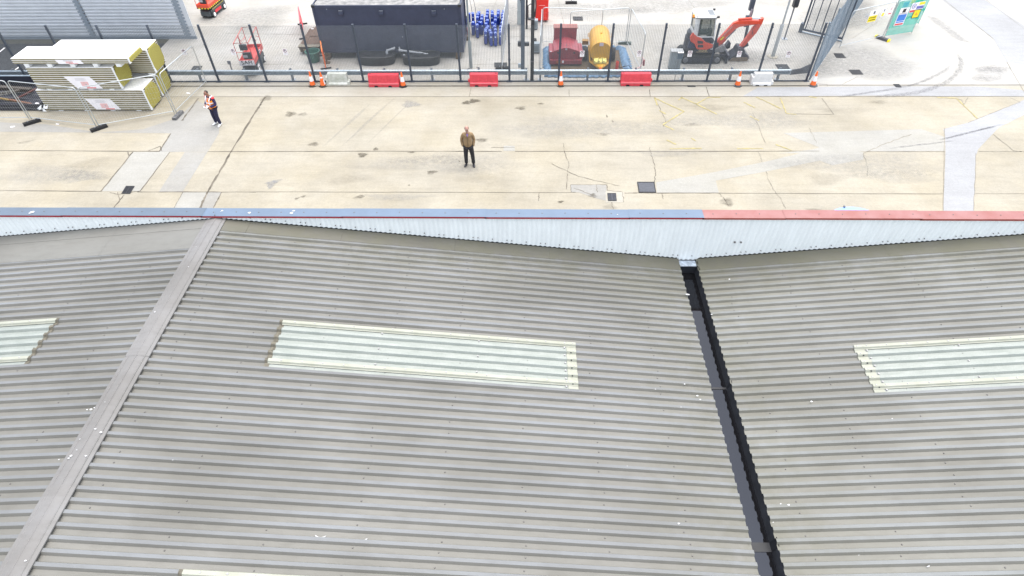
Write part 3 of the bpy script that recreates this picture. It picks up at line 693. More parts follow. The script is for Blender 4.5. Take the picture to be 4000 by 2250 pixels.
# ------------------------------------------------------------------ security fence
M_post = mat('fence_post', (.060,.074,.098), .5, .2, var=.15)
M_wire = mat('fence_wire', (.17,.19,.20), .5, .3, var=.1)
M_wire2 = mat('fence_wire_blue', (.20,.25,.30), .5, .3, var=.1)
HF = 2.92
FN = thing('security_fence', 'long dark grey close mesh security fence on square posts along the yard edge', 'fence', (0, YF, 0))
xs = [14.05-2.482*k for k in range(18)]
pm = MB(); pm.bb(-.045,.045,-.035,.035,0,HF); pm.bb(-.05,.05,-.04,.04,HF,HF+.02); pm.bb(-.14,.14,-.10,.10,.056,.072)
for z in (.4,1.2,2.0,2.75): pm.bb(-.06,.06,-.050,-.036,z-.025,z+.025)
p0 = pm.build('fence_post', M_post, FN, loc=(xs[0],0,0))
for x in xs[1:]:
    if abs(x-(.2)) < .3: continue
    o = p0.copy(); COL.objects.link(o); o.parent = FN; o.location = (x,0,0)
wm = MB(); W = 2.482; wr = .0040
nz_ = int((HF-.10)/.0254)
for k in range(nz_):
    z = .09+k*.0254; wm.bb(-W+.045,-.045,-.048,-.048+wr,z,z+wr)
wm.mat(1)
for k in range(int(W/.0762)):
    x = -W+.06+k*.0762; wm.bb(x,x+wr*1.45,-.052,-.048,.08,HF-.01)
w0 = wm.build('mesh_panel', [M_wire, M_post], FN, loc=(xs[0],0,0), fixn=False)
for x in xs[1:]:
    o = w0.copy(); COL.objects.link(o); o.parent = FN; o.location = (x,0,0)
MB().bb(xs[-1]-2.4,14.05,-.06,-.02,.057,.115).build('bottom_rail', M_post, FN)

def side_run(name, label, a, b, n, h, m, vs=.0762):
    a, b = Vector(a), Vector(b); d = b-a; Lh = d.length; rz = math.atan2(d.y, d.x)
    o = thing(name, label, 'fence', a, rz)
    pb = MB(); pb.bb(-.04,.04,-.04,.04,0,h)
    for k in range(n+1): pb_ = MB(); pb_.bb(Lh*k/n-.04, Lh*k/n+.04, -.03,.04,0,h); pb_.build('fence_post', M_wire2, o)
    q = MB()
    for k in range(int((h-.1)/.0254)): z = .08+k*.0254; q.bb(.0,Lh,-.038,-.038+wr,z,z+wr)
    for k in range(int(Lh/vs)): x = k*vs; q.bb(x,x+wr*1.2,-.043,-.039,.06,h)
    q.build('mesh_panel', m, o, fixn=False)
    return o
side_run('side_fence', 'blue grey mesh fence running back from the corner post beside the white access road', (14.28,28.95,0), (21.9,40.9,0), 7, 2.9, M_wire2)

# open gate leaf inside the yard
a, b = at(3128,125), at(3238,151); d = b-a; L_ = d.length*1.45
gt = thing('gate_leaf', 'open dark framed mesh gate leaf with upright bars standing inside the side fence', 'gate', a, math.atan2(d.y, d.x))
f = MB(); H2 = 3.9
for x0, x1 in ((0,.09),(.16,.22),(L_-.08,L_)): f.bb(x0,x1,-.03,.03,.12,H2)
f.bb(.09,L_-.08,-.025,.025,.12,.22); f.bb(.09,L_-.08,-.025,.025,H2-.08,H2)
f.build('gate_frame', M_slate, gt)
for k in range(1,5): MB().bb(.22+k*(L_-.3)/5-.02,.22+k*(L_-.3)/5+.02,-.02,.02,.22,H2-.08).build('upright_bar', M_slate, gt)
q = MB()
for k in range(int((H2-.3)/.0254)): z = .24+k*.0254; q.bb(.22,L_-.08,.026,.030,z,z+.005)
for k in range(int(L_/.0762)): x = .2+k*.0762; q.bb(x,x+.005,.030,.035,.22,H2-.1) if x < L_-.1 else None
q.build('mesh_panel', M_wire, gt, fixn=False)
MB().bb(-.12,.06,-.12,.12,0,.5).build('gate_stop', M_slate, gt)
MB().bb(.0,L_,-.06,.06,.02,.05).build('ground_track', M_galv, gt)

# crash barrier
def barrier(x0, x1, label, lend=False, rend=False):
    o = thing('crash_barrier', label, 'crash barrier', (0, 29.02, 0), group='crash barriers behind the fence')
    prof = [(-.005,.30),(-.03,.31),(-.075,.345),(-.075,.385),(-.02,.42),(-.02,.455),(-.075,.49),(-.075,.53),(-.03,.565),(-.005,.575)]
    mb = MB(); n = len(prof); vs = []
    for x in (x0, x1):
        vs += [(x,y,z) for y,z in prof]+[(x,y+.006,z) for y,z in prof]
    mb.add(vs, [(i,i+1,2*n+i+1,2*n+i) for i in range(n-1)]+[(n+i,3*n+i,3*n+i+1,n+i+1) for i in range(n-1)]+[(n-1,2*n-1,4*n-1,3*n-1)])
    for k in range(int((x1-x0)/3.2)+1):
        x = min(x1-.1, x0+.15+k*3.2); mb.bb(x-.16,x+.0,-.079,-.074,.35,.38)
    mb.build('w_beam', M_galv, o, smooth=30)
    k = x0+.4
    while k < x1:
        q = MB(); q.bb(k-.05,k+.05,.006,.02,0,.62); q.bb(k-.05,k+.05,.10,.112,0,.62); q.bb(k-.004,k+.004,.02,.10,0,.62); q.bb(k-.12,k+.12,-.06,.2,0,.012); q.build('barrier_post', M_galvd, o); k += 2.4
    if rend:   # flared dark end
        e = MB(); e.add([(x1,-.06,.30),(x1+.85,.12,.30),(x1+1.0,.16,.30),(x1+1.0,.16,.78),(x1+.75,.10,.72),(x1+.45,.02,.60),(x1,-.06,.575),
                         (x1,-.05,.30),(x1+.85,.13,.30),(x1+1.0,.17,.30),(x1+1.0,.17,.78),(x1+.75,.11,.72),(x1+.45,.03,.60),(x1,-.05,.575)],
                        [(0,1,2,3,4,5,6),(13,12,11,10,9,8,7)]+[(i,7+i,7+(i+1)%7,(i+1)%7) for i in range(7)])
        e.build('end_plate', M_steel, o)
    return o
barrier(-34, at(2060,300,.4).x, 'long galvanised crash barrier behind the fence, left of the grey access post')
barrier(at(2080,300,.4).x, at(3098,300,.4).x, 'galvanised crash barrier behind the fence, from the pen to the corner, with flared dark end', rend=True)

# no-parking notices tied on the mesh
def notice(x, y, label):
    p = aty(x, y, YF-.056); o = thing('no_parking_sign', label, 'sign', p, group='small white notices tied to the fence mesh')
    MB().bb(-.105,.105,-.004,0,-.15,.15).build('plate', M_paper, o)
    r = MB(); pts = [(.078*math.cos(t*math.pi/10), -.006, .055+.078*math.sin(t*math.pi/10)) for t in range(20)]; r.tube(pts, .0095, 5, closed=True); r.bar((-.055,-.0065,.11),(.055,-.0065,0),.009,.004); r.build('ring', mat('dark_red_ink',(.16,.03,.06),.7), o)
    lettering('P', .13, M_ink, o, (0,-.0052,.055), (R(90),0,0), .0006)
    t = MB()
    for z, w_ in ((-.085,.06),(-.108,.07)): t.bb(-w_,w_,-.0055,-.004,z-.006,z+.006)
    t.build('small_print', M_inkgrey, o); return o
for x, y, l in ((720,204,'white no parking notice on the mesh at the end of the temporary fence'),(911,203,'white no parking notice on the mesh in front of the near scissor lift cage'),(1114,203,'white no parking notice on the mesh between scissor lift and brown bench'),
                (2274,210,'white no parking notice on the mesh between maroon generator and yellow bowser'),(2497,209,'white no parking notice on the mesh right of the blue tarp pen'),(2695,210,'white no parking notice on the mesh over the excavator counterweight'),(2888,211,'white no parking notice on the mesh over the excavator bucket'),(3080,212,'faded no parking notice on the mesh between street lamp and corner')):
    notice(x, y, l)

# ------------------------------------------------------------------ temporary fence panels and feet
M_tube = mat('zinc_tube', (.46,.49,.50), .35, .6, var=.1)
def temp_fence(a, b, label, h=1.98, wire=True, sheet=False, grp='temporary mesh fence panels'):
    a, b = Vector(a), Vector(b); d = b-a; L_ = d.length
    o = thing('temporary_fence_panel', label, 'fence panel', (a.x,a.y,0), math.atan2(d.y,d.x), grp)
    f = MB(); r = .12; path = [(0.03,0,.05),(.03,0,h-r),(.03+r*.3,0,h-r*.3),(.03+r,0,h),(L_-.03-r,0,h),(L_-.03-r*.3,0,h-r*.3),(L_-.03,0,h-r),(L_-.03,0,.05)]
    f.tube(path, .021, 8); f.cyl((.03,0,.16),(L_-.03,0,.16),.017,n=8)
    f.build('frame', M_tube, o, smooth=50)
    q = MB(); k = .03+.12
    while k < L_-.05: q.bb(k-.0016,k+.0016,-.002,.002,.16,h); k += .115
    z = .40
    while z < h-.1: q.bb(.03,L_-.03,-.005,-.002,z-.002,z+.002); z += .26
    q.build('wire_mesh', M_tube, o, fixn=False)
    if sheet:
        s_ = MB(); nx, nz = 18, 12; vs = []
        for j in range(nz+1):
            for i in range(nx+1):
                u, v = i/nx, j/nz; vs.append((.03+u*(L_-.06), -.03+.012*math.sin(u*13+v*4)+.01*math.sin(v*11), .14+v*(h-.16)))
        s_.add(vs, [(j*(nx+1)+i, j*(nx+1)+i+1, (j+1)*(nx+1)+i+1, (j+1)*(nx+1)+i) for j in range(nz) for i in range(nx)])
        s_.build('debris_sheet', M_greenmesh, o, smooth=60, fixn=False)
        s2 = MB(); s2.add([(L_*.30,-.055,.72),(L_*.62,-.055,1.02),(L_*.97,-.055,.82),(L_*.97,-.055,.98),(L_*.66,-.055,1.12),(L_*.42,-.055,.95)], [(0,1,4,5),(1,2,3,4)])
        s2.poly([(L_*.50,-.05,h-.32),(L_*.84,-.05,h-.22),(L_*.84,-.05,h-.03),(L_*.58,-.05,h-.06)]); s2.build('folded_sheet', M_greenfold, o, fixn=False)
    return o
def foot(x, y, rz, label, yellow=False, m=None):
    p = at(x, y); o = thing('fence_foot', label, 'fence foot', p, rz, 'block feet under the temporary fence')
    b = MB(); pf = [(-.11,0),(.11,0),(.095,.13),(-.095,.13)]
    b.px_(pf, -.36, .36)
    for x_ in (-.2,-.07,.07,.2): b.bb(x_-.03,x_+.03,-.06,.06,.13,.145)
    b.build('block', m or M_rubber, o, bevel=.012)
    if yellow:
        for s_ in (-1,1):
            q = MB(); q.px_([(-.118,0),(.118,0),(.10,.14),(-.10,.14)], s_*.37-.035, s_*.37+.035); q.build('yellow_end', M_inkyel, o)
    else:
        for s_ in (-.14,.14): q = MB(); q.cyl((s_,0,.145),(s_,0,.17),.035,.03,10); q.build('socket', M_steel, o)
    return o
A0, A1, A2, A3, A4 = (-26.95,25.0,0), (-23.40,25.06,0), (-19.80,24.38,0), (-16.67,25.66,0), (-16.34,28.70,0)
temp_fence(A0, A1, 'temporary mesh panel cut by the left edge in front of the navy skip')
temp_fence((A1[0]+.06,A1[1],0), (A2[0]-.04,A2[1],0), 'temporary mesh panel in front of the left half of the panel stacks')
temp_fence((A2[0]+.04,A2[1],0), (A3[0]-.04,A3[1]-.02,0), 'temporary mesh panel angled in front of the right end of the panel stacks')
temp_fence(A3, A4, 'temporary mesh panel running back to the security fence behind the hi-vis person')
foot(128,482,R(42),'black rubber foot under the fence joint beside the navy skip'); foot(389,505,R(44),'black rubber foot under the fence joint nearest the roof'); foot(697,455,R(84),'grey worn foot under the corner joint next to the hi-vis person', m=mat('worn_grey_rubber',(.12,.12,.12),.8,var=.4,scale=9))
temp_fence((.86,33.35,0),(4.12,33.1,0),'temporary mesh panel behind the maroon generator')
temp_fence((2.32,32.75,0),(5.55,33.28,0),'temporary mesh panel behind the yellow bowser')
temp_fence((5.60,33.22,0),(5.92,29.95,0),'temporary mesh panel closing the right side of the blue tarp pen')
temp_fence((.70,29.75,0),(.83,33.25,0),'temporary mesh panel seen edge on at the left side of the blue tarp pen')
temp_fence((-1.27,30.15,0),(-1.17,33.55,0),'temporary mesh panel seen edge on in front of the blue trolleys')
temp_fence((-1.16,33.65,0),(-1.10,37.1,0),'temporary mesh panel seen edge on alongside the blue trolleys')
foot(2440,172,R(-8),'dark green foot with stray paper at the back right corner of the pen', m=mat('green_rubber',(.05,.08,.065),.8)); foot(2085,168,R(80),'black foot at the back left corner of the pen'); foot(1962,270,R(0),'black foot below the edge-on mesh panel at the crash barrier')
ft = foot(2231,14,R(0),'dark foot with an upright stub at the top edge behind the bowser'); MB().tube([(0,0,.1),(0,0,1.2)],.021,8).build('upright', M_steel, ft)
B0 = at(3276,190); B1 = at(3449,150); B2 = at(3560,132)
rf = temp_fence(B0, (B1.x-.04,B1.y,0), 'temporary mesh panel hung with small notices beside the side fence', 2.0)
gf = temp_fence((B1.x+.03,B1.y+.02,0), B2, 'temporary panel covered in translucent green sheet and site notices', 2.0, sheet=True)
gb = temp_fence((B1.x+.55,B1.y+1.0,0), (B2.x+.9,B2.y+1.2,0), 'second green sheeted panel just showing above the first at the top edge', 2.05, sheet=True)
foot(3445,155,R(-52),'grey foot with yellow ends below the green sheeted panel', yellow=True, m=mat('grey_block',(.09,.09,.10),.8))
# site notices on those panels: flat boards in panel coordinates
def board(par_thing, x, z, w_, h_, label, parts, m=None, y=-.06, sl=0):
    rz = par_thing.rotation_euler[2]; l = par_thing.location; c, s_ = math.cos(rz), math.sin(rz)
    o = thing('site_notice', label, 'sign', (l.x+c*x-s_*y, l.y+s_*x+c*y, z), rz, 'notices on the temporary fence')
    MB().bb(-w_/2,w_/2,-.003,.003,-h_/2,h_/2).build('board', m or M_paper, o)
    for (u0,u1,v0,v1,mm,nm) in parts:
        MB().bb(-w_/2+u0*w_,-w_/2+u1*w_,-.006,-.003,-h_/2+v0*h_,-h_/2+v1*h_).build(nm, mm, o)
    return o
LG = (B2-B1).length
board(gf, LG*.30, 1.13, .62, .95, 'tall white site board with black square, blue block and red strip on the green sheet', [(.33,.66,.74,.95,M_ink,'emblem'),(.08,.92,.66,.71,M_inkgrey,'text_line'),(.06,.94,.27,.63,M_inkblue,'blue_panel'),(.08,.92,.17,.24,M_inkblue,'pictogram_row'),(.06,.94,.03,.12,M_inkred,'red_strip')])
q = board(gf, LG*.58, 1.55, .36, .52, 'white no entry notice with ring and red foot on the green sheet', [(.04,.96,.03,.24,M_inkred,'red_strip')])
r_ = MB(); r_.tube([(.12*math.cos(t*math.pi/9), -.006, .08+.12*math.sin(t*math.pi/9)) for t in range(18)], .012, 5, closed=True); r_.bar((-.08,-.007,.16),(.08,-.007,0),.02,.004); r_.bar((-.03,-.0065,.02),(.04,-.0065,.13),.03,.003); r_.build('ring', M_inkviolet, q)
board(gf, LG*.80, 1.62, .50, .40, 'white notice with yellow and violet bars on the green sheet', [(.25,.98,.58,.95,M_inkyel,'yellow_bar'),(.06,.98,.08,.45,M_inkviolet,'violet_bar')])
q = board(gf, LG*.78, 1.18, .46, .46, 'square yellow warning board with black border on the green sheet', [(.07,.93,.07,.93,M_inkyel,'yellow_field')], m=M_ink)
t_ = MB(); t_.add([(-.09,-.008,-.08),(.09,-.008,-.08),(0,-.008,.09),(-.09,-.0065,-.08),(.09,-.0065,-.08),(0,-.0065,.09)], [(0,1,2),(5,4,3),(0,3,4,1),(1,4,5,2),(2,5,3,0)]); t_.build('triangle', M_amber, q)
LB = (B1-B0).length
q = board(rf, LB*.50, 1.50, .62, .62, 'white notice with large yellow lower half on the temporary mesh panel', [(.02,.98,.02,.54,M_inkyel,'yellow_field'),(.10,.90,.33,.42,M_ink,'text_line'),(.10,.90,.13,.22,M_ink,'text_line'),(.42,.58,.68,.92,M_ink,'pictogram')])
board(rf, LB*.72, 1.58, .26, .44, 'narrow white notice with small yellow square on the temporary mesh panel', [(.2,.8,.05,.45,M_inkyel,'yellow_square'),(.4,.6,.6,.88,M_ink,'pictogram')])
board(rf, LB*.88, 1.62, .30, .46, 'white notice with red foot line at the right end of the mesh panel', [(.1,.9,.06,.16,M_inkred,'red_strip'),(.35,.65,.5,.8,M_inkpink,'pictogram')])
board(rf, LB*.36, 1.60, .26, .2, 'torn grey notice at the left end of the mesh panel', [(.1,.6,.1,.5,M_inkgrey,'text_line')], m=mat('torn_paper',(.5,.5,.5),.8))
board(gb, LG*.42, 1.55, .9, .7, 'white and blue site board on the panel behind at the top edge', [(.05,.5,.1,.5,M_inkblue,'blue_panel'),(.6,.95,.3,.9,M_inkyel,'yellow_panel')])

# ------------------------------------------------------------------ ribbed grey shed, top left
M_shed = mat('shed_cladding', (.56,.585,.61), .45, .1, var=.06, scale=2)
M_shedt = mat('shed_trim', (.26,.30,.34), .5, .2, var=.08)
sh = thing('ribbed_shed', 'grey shed of horizontal ribbed steel cladding at the top left beyond the fence', 'building', (-19.0, 34.2, 0))
SW, SHH, SPIT = 24, 4.6, .18
def shed_wall(x0, x1):
    mb = MB(); vs = []; z = .16
    while z < SHH:
        for dz, dy in ((0,0),(.05,0),(.072,-.045),(.135,-.045),(.155,0)): vs += [(x0,dy,z+dz),(x1,dy,z+dz)]
        z += SPIT
    mb.add(vs, [(2*i,2*i+1,2*i+3,2*i+2) for i in range(len(vs)//2-1)]); return mb.build('wall_cladding', M_shed, sh, fixn=False)
shed_wall(-SW, -6.12); shed_wall(-5.85, -.60)
q = MB(); q.bb(-.36,0,-.03,0,.16,SHH); q.build('end_panel', M_shed, sh)
for x0, x1 in ((-6.2,-5.8),(-.66,-.26)):
    q = MB(); q.bb(x0+.1,x1-.1,-.055,-.02,.1,SHH)
    for k in range(int(SHH/SPIT)): q.bb(x0,x0+.1,-.05,-.03,.22+k*SPIT,.32+k*SPIT); q.bb(x1-.1,x1,-.05,-.03,.22+k*SPIT,.32+k*SPIT)
    q.build('corner_trim', M_shedt, sh)
q = MB(); q.bb(-SW,0,-.05,0,0,.13); q.bb(-SW,0,-.065,.0,.13,.16); q.build('base_trim', M_shedt, sh)
q = MB(); q.pz_([(0,0),(0,-.0),(-5.6,9),(-5.7,9),(-.1,0)][1:], 0, SHH); q.build('side_wall', M_shed, sh)
MB().pz_([(-SW,-.1),(.05,-.1),(-5.55,9),(-SW,9)], SHH, SHH+.08).build('roof', M_shedt, sh)
M_strip = flat('shed_apron', [(-80,33.55),(-20.6,33.55),(-20.6,34.2),(-80,34.2)], mat('mossy_concrete', (.085,.08,.06), .9, c2=(.05,.05,.038), scale=3), .007)

# ------------------------------------------------------------------ stacks of insulated wall panels
def pack(x0, x1, y0, y1, z0, n, th, label, sheet=None, endr=True, notch=0):
    o = thing('panel_pack', label, 'panel pack', (x0, y0, z0), group='packs of insulated wall panels')
    L_, D = x1-x0, y1-y0; first = None
    mb = MB(); mb.mat(1).bb(0,L_,.010,D-.010,.005,th-.016); mb.mat(0).bb(-.004,L_+.004,0,D,th-.016,th-.002); mb.mat(0).bb(-.004,L_+.004,.008,D-.008,.0,.005)
    for k in range(n):
        if first is None: first = mb.build('panel', [M_skin_sheet, M_wooledge], o)
        else: c = first.copy(); COL.objects.link(c); c.parent = o; c.location = (0,0,k*th)
    H_ = n*th
    if endr:
        e = MB(); c = min(.28, H_*.34); pf = [(c*.5,.02),(D-c*.9,.02),(D-.03,c),(D-.03,H_-c),(D-c,H_-.02),(c,H_-.02),(.03,H_-c*1.0),(.02,c)]
        e.px_(pf, L_+.004, L_+.05); e.build('end_face', M_wool, o, bevel=.015)
        f = MB(); f.px_([(-.01,0),(D*.10,0),(.035,c),(.035,H_-c),(.07,H_+.004),(-.01,H_+.004)], L_+.006, L_+.055); f.build('wrap_edge', M_film, o)
    if sheet:
        a, b, za, zb, sk = sheet
        q = MB(); q.add([(a,-.012,zb),(b,-.012,zb),(b+sk,-.012,za),(a+sk,-.012,za),(a,-.006,zb),(b,-.006,zb),(b+sk,-.006,za),(a+sk,-.006,za)], [(0,1,2,3),(7,6,5,4),(0,4,5,1),(1,5,6,2),(2,6,7,3),(3,7,4,0)])
        s_ = q.build('label_sheet', M_paper, o); w_ = b-a; h_ = zb-za
        r = MB(); r.bb(a+sk*.9+w_*.42,a+sk*.9+w_*.78,-.016,-.0125,za+h_*.03,za+h_*.10); r.build('red_line', M_inkred, s_)
        r = MB(); r.bb(a+sk*.7+w_*.33,a+sk*.7+w_*.62,-.0155,-.0125,za+h_*.14,za+h_*.58); r.build('picture', M_inkpink, s_)
        r = MB()
        for k in range(5): r.bb(a+sk*.3+w_*.3,a+sk*.3+w_*(.72-.06*(k%2)),-.015,-.0125,za+h_*(.66+.055*k),za+h_*(.675+.055*k))
        r.bb(a+sk*.75+w_*.47,a+sk*.75+w_*.53,-.0175,-.0155,za+h_*.3,za+h_*.4); r.build('print', M_inkgrey, s_)
    return o
YP = 25.91
def battens(o, L_, D, z, n=4):
    for k in range(n): x = L_*(k+.5)/n; MB().bb(x-.11,x+.11,.03,D-.05,-z,0).build('batten', M_film, o)
p_ = pack(-23.05,-17.98,YP,27.12,.06,10,.102,'long pack of ten olive cored panels at the bottom front of the stack',(2.15,3.35,.04,.58,.28)); battens(p_,5.07,1.2,.06)
p_ = pack(-22.87,-18.9,YP,27.12,1.15,10,.102,'shorter middle pack of ten wrapped panels between the two longest front packs',(1.55,2.75,.02,.60,.36)); battens(p_,3.97,1.2,.06)
p_ = pack(-23.29,-17.95,YP,27.2,2.36,3,.082,'thin pack of three white panels on top at the front of the stack',(2.0,3.15,-.0,.19,.1)); battens(p_,5.3,1.2,.16,5)
p_ = pack(-23.6,-18.05,27.28,28.45,.06,10,.102,'bottom pack in the back row, its olive end showing behind the corner joint'); battens(p_,5.8,1.1,.06)
p_ = pack(-22.5,-17.85,27.28,28.45,1.26,11,.102,'upper pack in the back row, with striped front seen through the notch and white top'); battens(p_,5,1.1,.17)
q = MB(); pts = [at(175,425,.05)+Vector((0,-.05,0)), at(150,410,.1), at(183,405,.25), at(192,436,.02)]
for k in range(9):
    a_ = Vector((-23.3+rnd.uniform(-.25,.25), 25.85+rnd.uniform(-.08,.1), .03+rnd.uniform(0,.2))); q.add([a_, a_+Vector((rnd.uniform(.1,.35),rnd.uniform(-.08,.05),rnd.uniform(-.03,.1))), a_+Vector((rnd.uniform(.05,.3),rnd.uniform(.02,.1),rnd.uniform(.02,.18)))], [(0,1,2)])
tag(q.build('plastic_film', M_film, fixn=False), 'crumpled clear plastic film at the lower left corner of the front stack', 'plastic film')

# ------------------------------------------------------------------ navy skip with timber
M_skipn = mat('skip_navy', (.016,.018,.03), .6, var=.3, scale=3)
sk = thing('navy_skip', 'low navy skip with a pale tube rim full of scrap timber beside the panel stacks', 'skip', (-26.6, 27.0, 0))
q = MB(); q.bb(-4,3.32,-1.02,1.25,.02,.12); q.build('floor', M_skipn, sk)
q = MB(); q.bb(-4,3.32,-1.06,-1.0,.02,.34); q.bb(-4,3.32,1.25,1.31,.02,.62); q.bb(3.28,3.34,-1.0,1.25,.02,.36); q.build('side_walls', M_skipn, sk)
MB().tube([(-4,1.28,.64),(3.35,1.28,.64)],.04,10).build('rim', M_galv, sk, smooth=40)
def timber(a, b, w_, h_, m, label, nm='timber_beam', cat='timber'):
    a, b = Vector(a), Vector(b); o = MB().bar(a-a, b-a, w_, h_).build(nm, m, None, loc=a); return tag(o, label, cat, 'scrap timber in the navy skip')
M_tdark = mat('old_timber', (.05,.042,.036), .9, var=.4, scale=6); M_ty = mat('yellow_timber', (.24,.165,.06), .8, var=.2, scale=6, stretch=(1,6,6))
timber((-26.3,26.55,.5),(-24.35,26.35,.20),.09,.06,M_ty,'yellow timber length lying across the navy skip')
timber((-25.05,26.42,.34),(-23.9,26.2,.22),.10,.06,mat('rust_timber',(.13,.06,.035),.8,var=.3),'rust brown timber end pointing at the panel stacks')
timber((-28.2,25.9,.40),(-24.9,27.1,.45),.20,.10,M_tdark,'thick black beam at the left in the navy skip')
timber((-27.6,27.55,.5),(-24.6,27.45,.3),.24,.16,M_tdark,'heavy old beam along the back of the navy skip')
timber((-25.0,26.75,.2),(-24.1,27.2,.5),.12,.05,mat('red_scrap',(.10,.035,.03),.8,var=.3),'short dark red board leaning in the navy skip')
q = MB()
a_, b_ = Vector((-27.2,25.95,.55)), Vector((-25.05,26.75,.55)); d_ = (b_-a_).normalized(); n_ = Vector((-d_.y,d_.x,0))*.17
q.bar(a_-n_,b_-n_,.035); q.bar(a_+n_,b_+n_,.035)
for k in range(12): t = a_+(b_-a_)*k/11; q.bar(t-n_,t+n_,.025); q.bar(t-n_,min(t+d_*.2+n_,b_+n_,key=lambda v:(v-t).length),.02) if k < 11 else None
tag(q.build('lattice_girder', mat('grey_lattice',(.10,.10,.095),.7,var=.3)), 'grey lattice girder lying diagonally in the navy skip', 'girder', 'scrap timber in the navy skip')
for k,(dx,dy) in enumerate(((0,0),(.22,.12),(.1,-.13))):
    q = MB(); c = Vector((-23.75+dx,26.35+dy,.14)); q.ell((0,0,.03),(.11,.06,.04),8,5); o = q.build('crumpled_paper', M_paper, None, loc=c, smooth=30); o.rotation_euler = (0,0,k); tag(o, ['larger crumpled white paper in the navy skip','small white scrap behind the larger crumpled paper in the skip','white scrap nearest the front edge of the skip'][k], 'litter', 'white scraps in the navy skip')

# ------------------------------------------------------------------ scissor lifts
def scissor(loc, rz, label, body, red, text=None, hazard=False, rim=None):
    o = thing('scissor_lift', label, 'scissor lift', loc, rz, 'small scissor lifts')
    b = MB(); b.bb(-.36,.36,-.82,.95,.12,.46); b.bb(-.38,.38,-.70,.85,.30,.52); b.px_([(-.98,.16),(-.82,.12),(-.82,.46),(-.95,.40)],-.30,.30); b.build('chassis', body, o, bevel=.015)
    for sx in (-1,1):
        for y in (-.62,.70):
            w_ = MB(); w_.cyl((sx*.30,y,.17),(sx*.40,y,.17),.17,n=20); wo = w_.build('wheel', M_rubber, o, smooth=40)
            h = MB(); h.cyl((sx*.40,y,.17),(sx*.412,y,.17),.125,.115,16); h.cyl((sx*.412,y,.17),(sx*.42,y,.17),.03,n=8); h.build('rim', M_whitep, wo, smooth=40)
    s_ = MB()
    for sx in (-.28,.24): s_.bar((sx,-.75,.50),(sx,.75,.62),.05,.09); s_.bar((sx+.05,.75,.50),(sx+.05,-.75,.62),.05,.09)
    s_.build('scissor_arms', M_black, o)
    p = MB(); p.bb(-.38,.38,-1.0,1.03,.60,.66); p.bb(-.38,-.36,-1.0,1.03,.66,.84); p.bb(.36,.38,-1.0,1.03,.66,.84); p.bb(-.36,.36,-1.0,-.98,.66,.84); p.bb(-.36,.36,1.01,1.03,.66,.84); p.bb(-.34,.34,-.45,.95,.66,.69); p.build('platform', red, o)
    g = MB(); r = .018; ht = 1.74
    g.tube([(-.36,-.98,ht),(.36,-.98,ht),(.36,1.0,ht),(-.36,1.0,ht)], r, 6, closed=True)
    for x,y in ((-.36,-.98),(.36,-.98),(.36,.02),(.36,1.0),(-.36,1.0),(-.36,.02)): g.cyl((x,y,.80),(x,y,ht),r,n=6)
    for z in (1.28,): g.cyl((-.36,-.98,z),(.36,-.98,z),r*.8,n=6); g.cyl((.36,-.98,z),(.36,.02,z),r*.8,n=6); g.cyl((-.36,.5,z),(-.36,1.0,z),r*.8,n=6); g.cyl((.36,.45,1.5),(.36,1,1.2),r*.8,n=6)
    g.cyl((-.36,-.2,ht),(-.36,.3,1.3),r*.8,n=6); g.cyl((.36,.3,1.3),(.36,.02,ht),r*.8,n=6)
    g.build('guard_rail', red, o, smooth=40)
    c = MB(); c.bb(-.14,.22,-.97,-.86,1.36,1.64); c.bb(-.10,.30,-.95,-.80,.88,1.22); cb = c.build('control_box', M_black, o, bevel=.01)
    d = MB(); d.cyl((-.06,-.9,1.64),(-.06,-.9,1.80),.016,n=6); d.tube([(0,-.9,1.65),(.05,-.9,1.74),(.10,-.9,1.65)],.012,6); d.build('joystick', M_black, cb)
    w_ = MB(); w_.bb(-.12,.12,-.956,-.952,.98,1.12); w_.build('sticker', M_inkgrey, cb)
    if text:
        q = MB(); q.bb(-.375,.375,-1.012,-1.002,.585,.865); np_ = q.build('name_panel', M_paper, o); lettering(text, .27, M_ink, np_, (0.0,-1.0135,.745), (R(90),0,0), .001); MB().bb(-.25,.25,-1.0145,-1.012,.598,.618).build('small_print', M_inkgrey, np_)
        q = MB(); q.bb(.381,.386,-.05,.45,.70,.82); sp = q.build('name_strip', M_paper, o); lettering(text, .12, M_ink, sp, (.388,.2,.76), (R(90),0,R(90)), .001)
        q = MB(); q.bb(.385,.392,-.75,-.4,.18,.44); q.build('side_notice', M_paper, o)
    if hazard:
        q = MB(); q2 = MB()
        for k in range(20):
            t = q if k % 2 else q2; t.bb(.381,.386,-1.0+k*.1,-1.0+k*.1+.1,.60,.655)
            if k < 8: t.bb(-.38+k*.095,-.38+k*.095+.095,-1.006,-1.001,.60,.655)
        q.build('hazard_stripe', M_inkyel, o); q2.build('hazard_stripe', M_ink, o)
        q = MB(); q.bb(.385,.392,-.45,.30,.20,.36); q.build('maker_plate', M_inkred, o)
        q = MB()
        for k in range(9): q.add([(.386,-.65+k*.16,.46),(.386,-.60+k*.16,.46),(.386,-.55+k*.16,.51),(.386,-.60+k*.16,.51)], [(0,1,2,3)])
        q.build('yellow_dashes', M_inkyel, o)
    return o
M_chas = mat('lift_grey', (.055,.065,.07), .5, var=.12)
scissor((-14.42,30.48,0), R(6.5), 'small scissor lift with red cage and lettered white end panel right behind the fence', M_chas, mat('lift_red',(.52,.055,.045),.45,var=.1), 'SAFI')
scissor((-19.42,38.0,0), R(-6), 'small orange red scissor lift with white wheel rims at the top edge beside the shed', M_chas, mat('lift_orange_red',(.62,.07,.03),.4,var=.08), None, True)
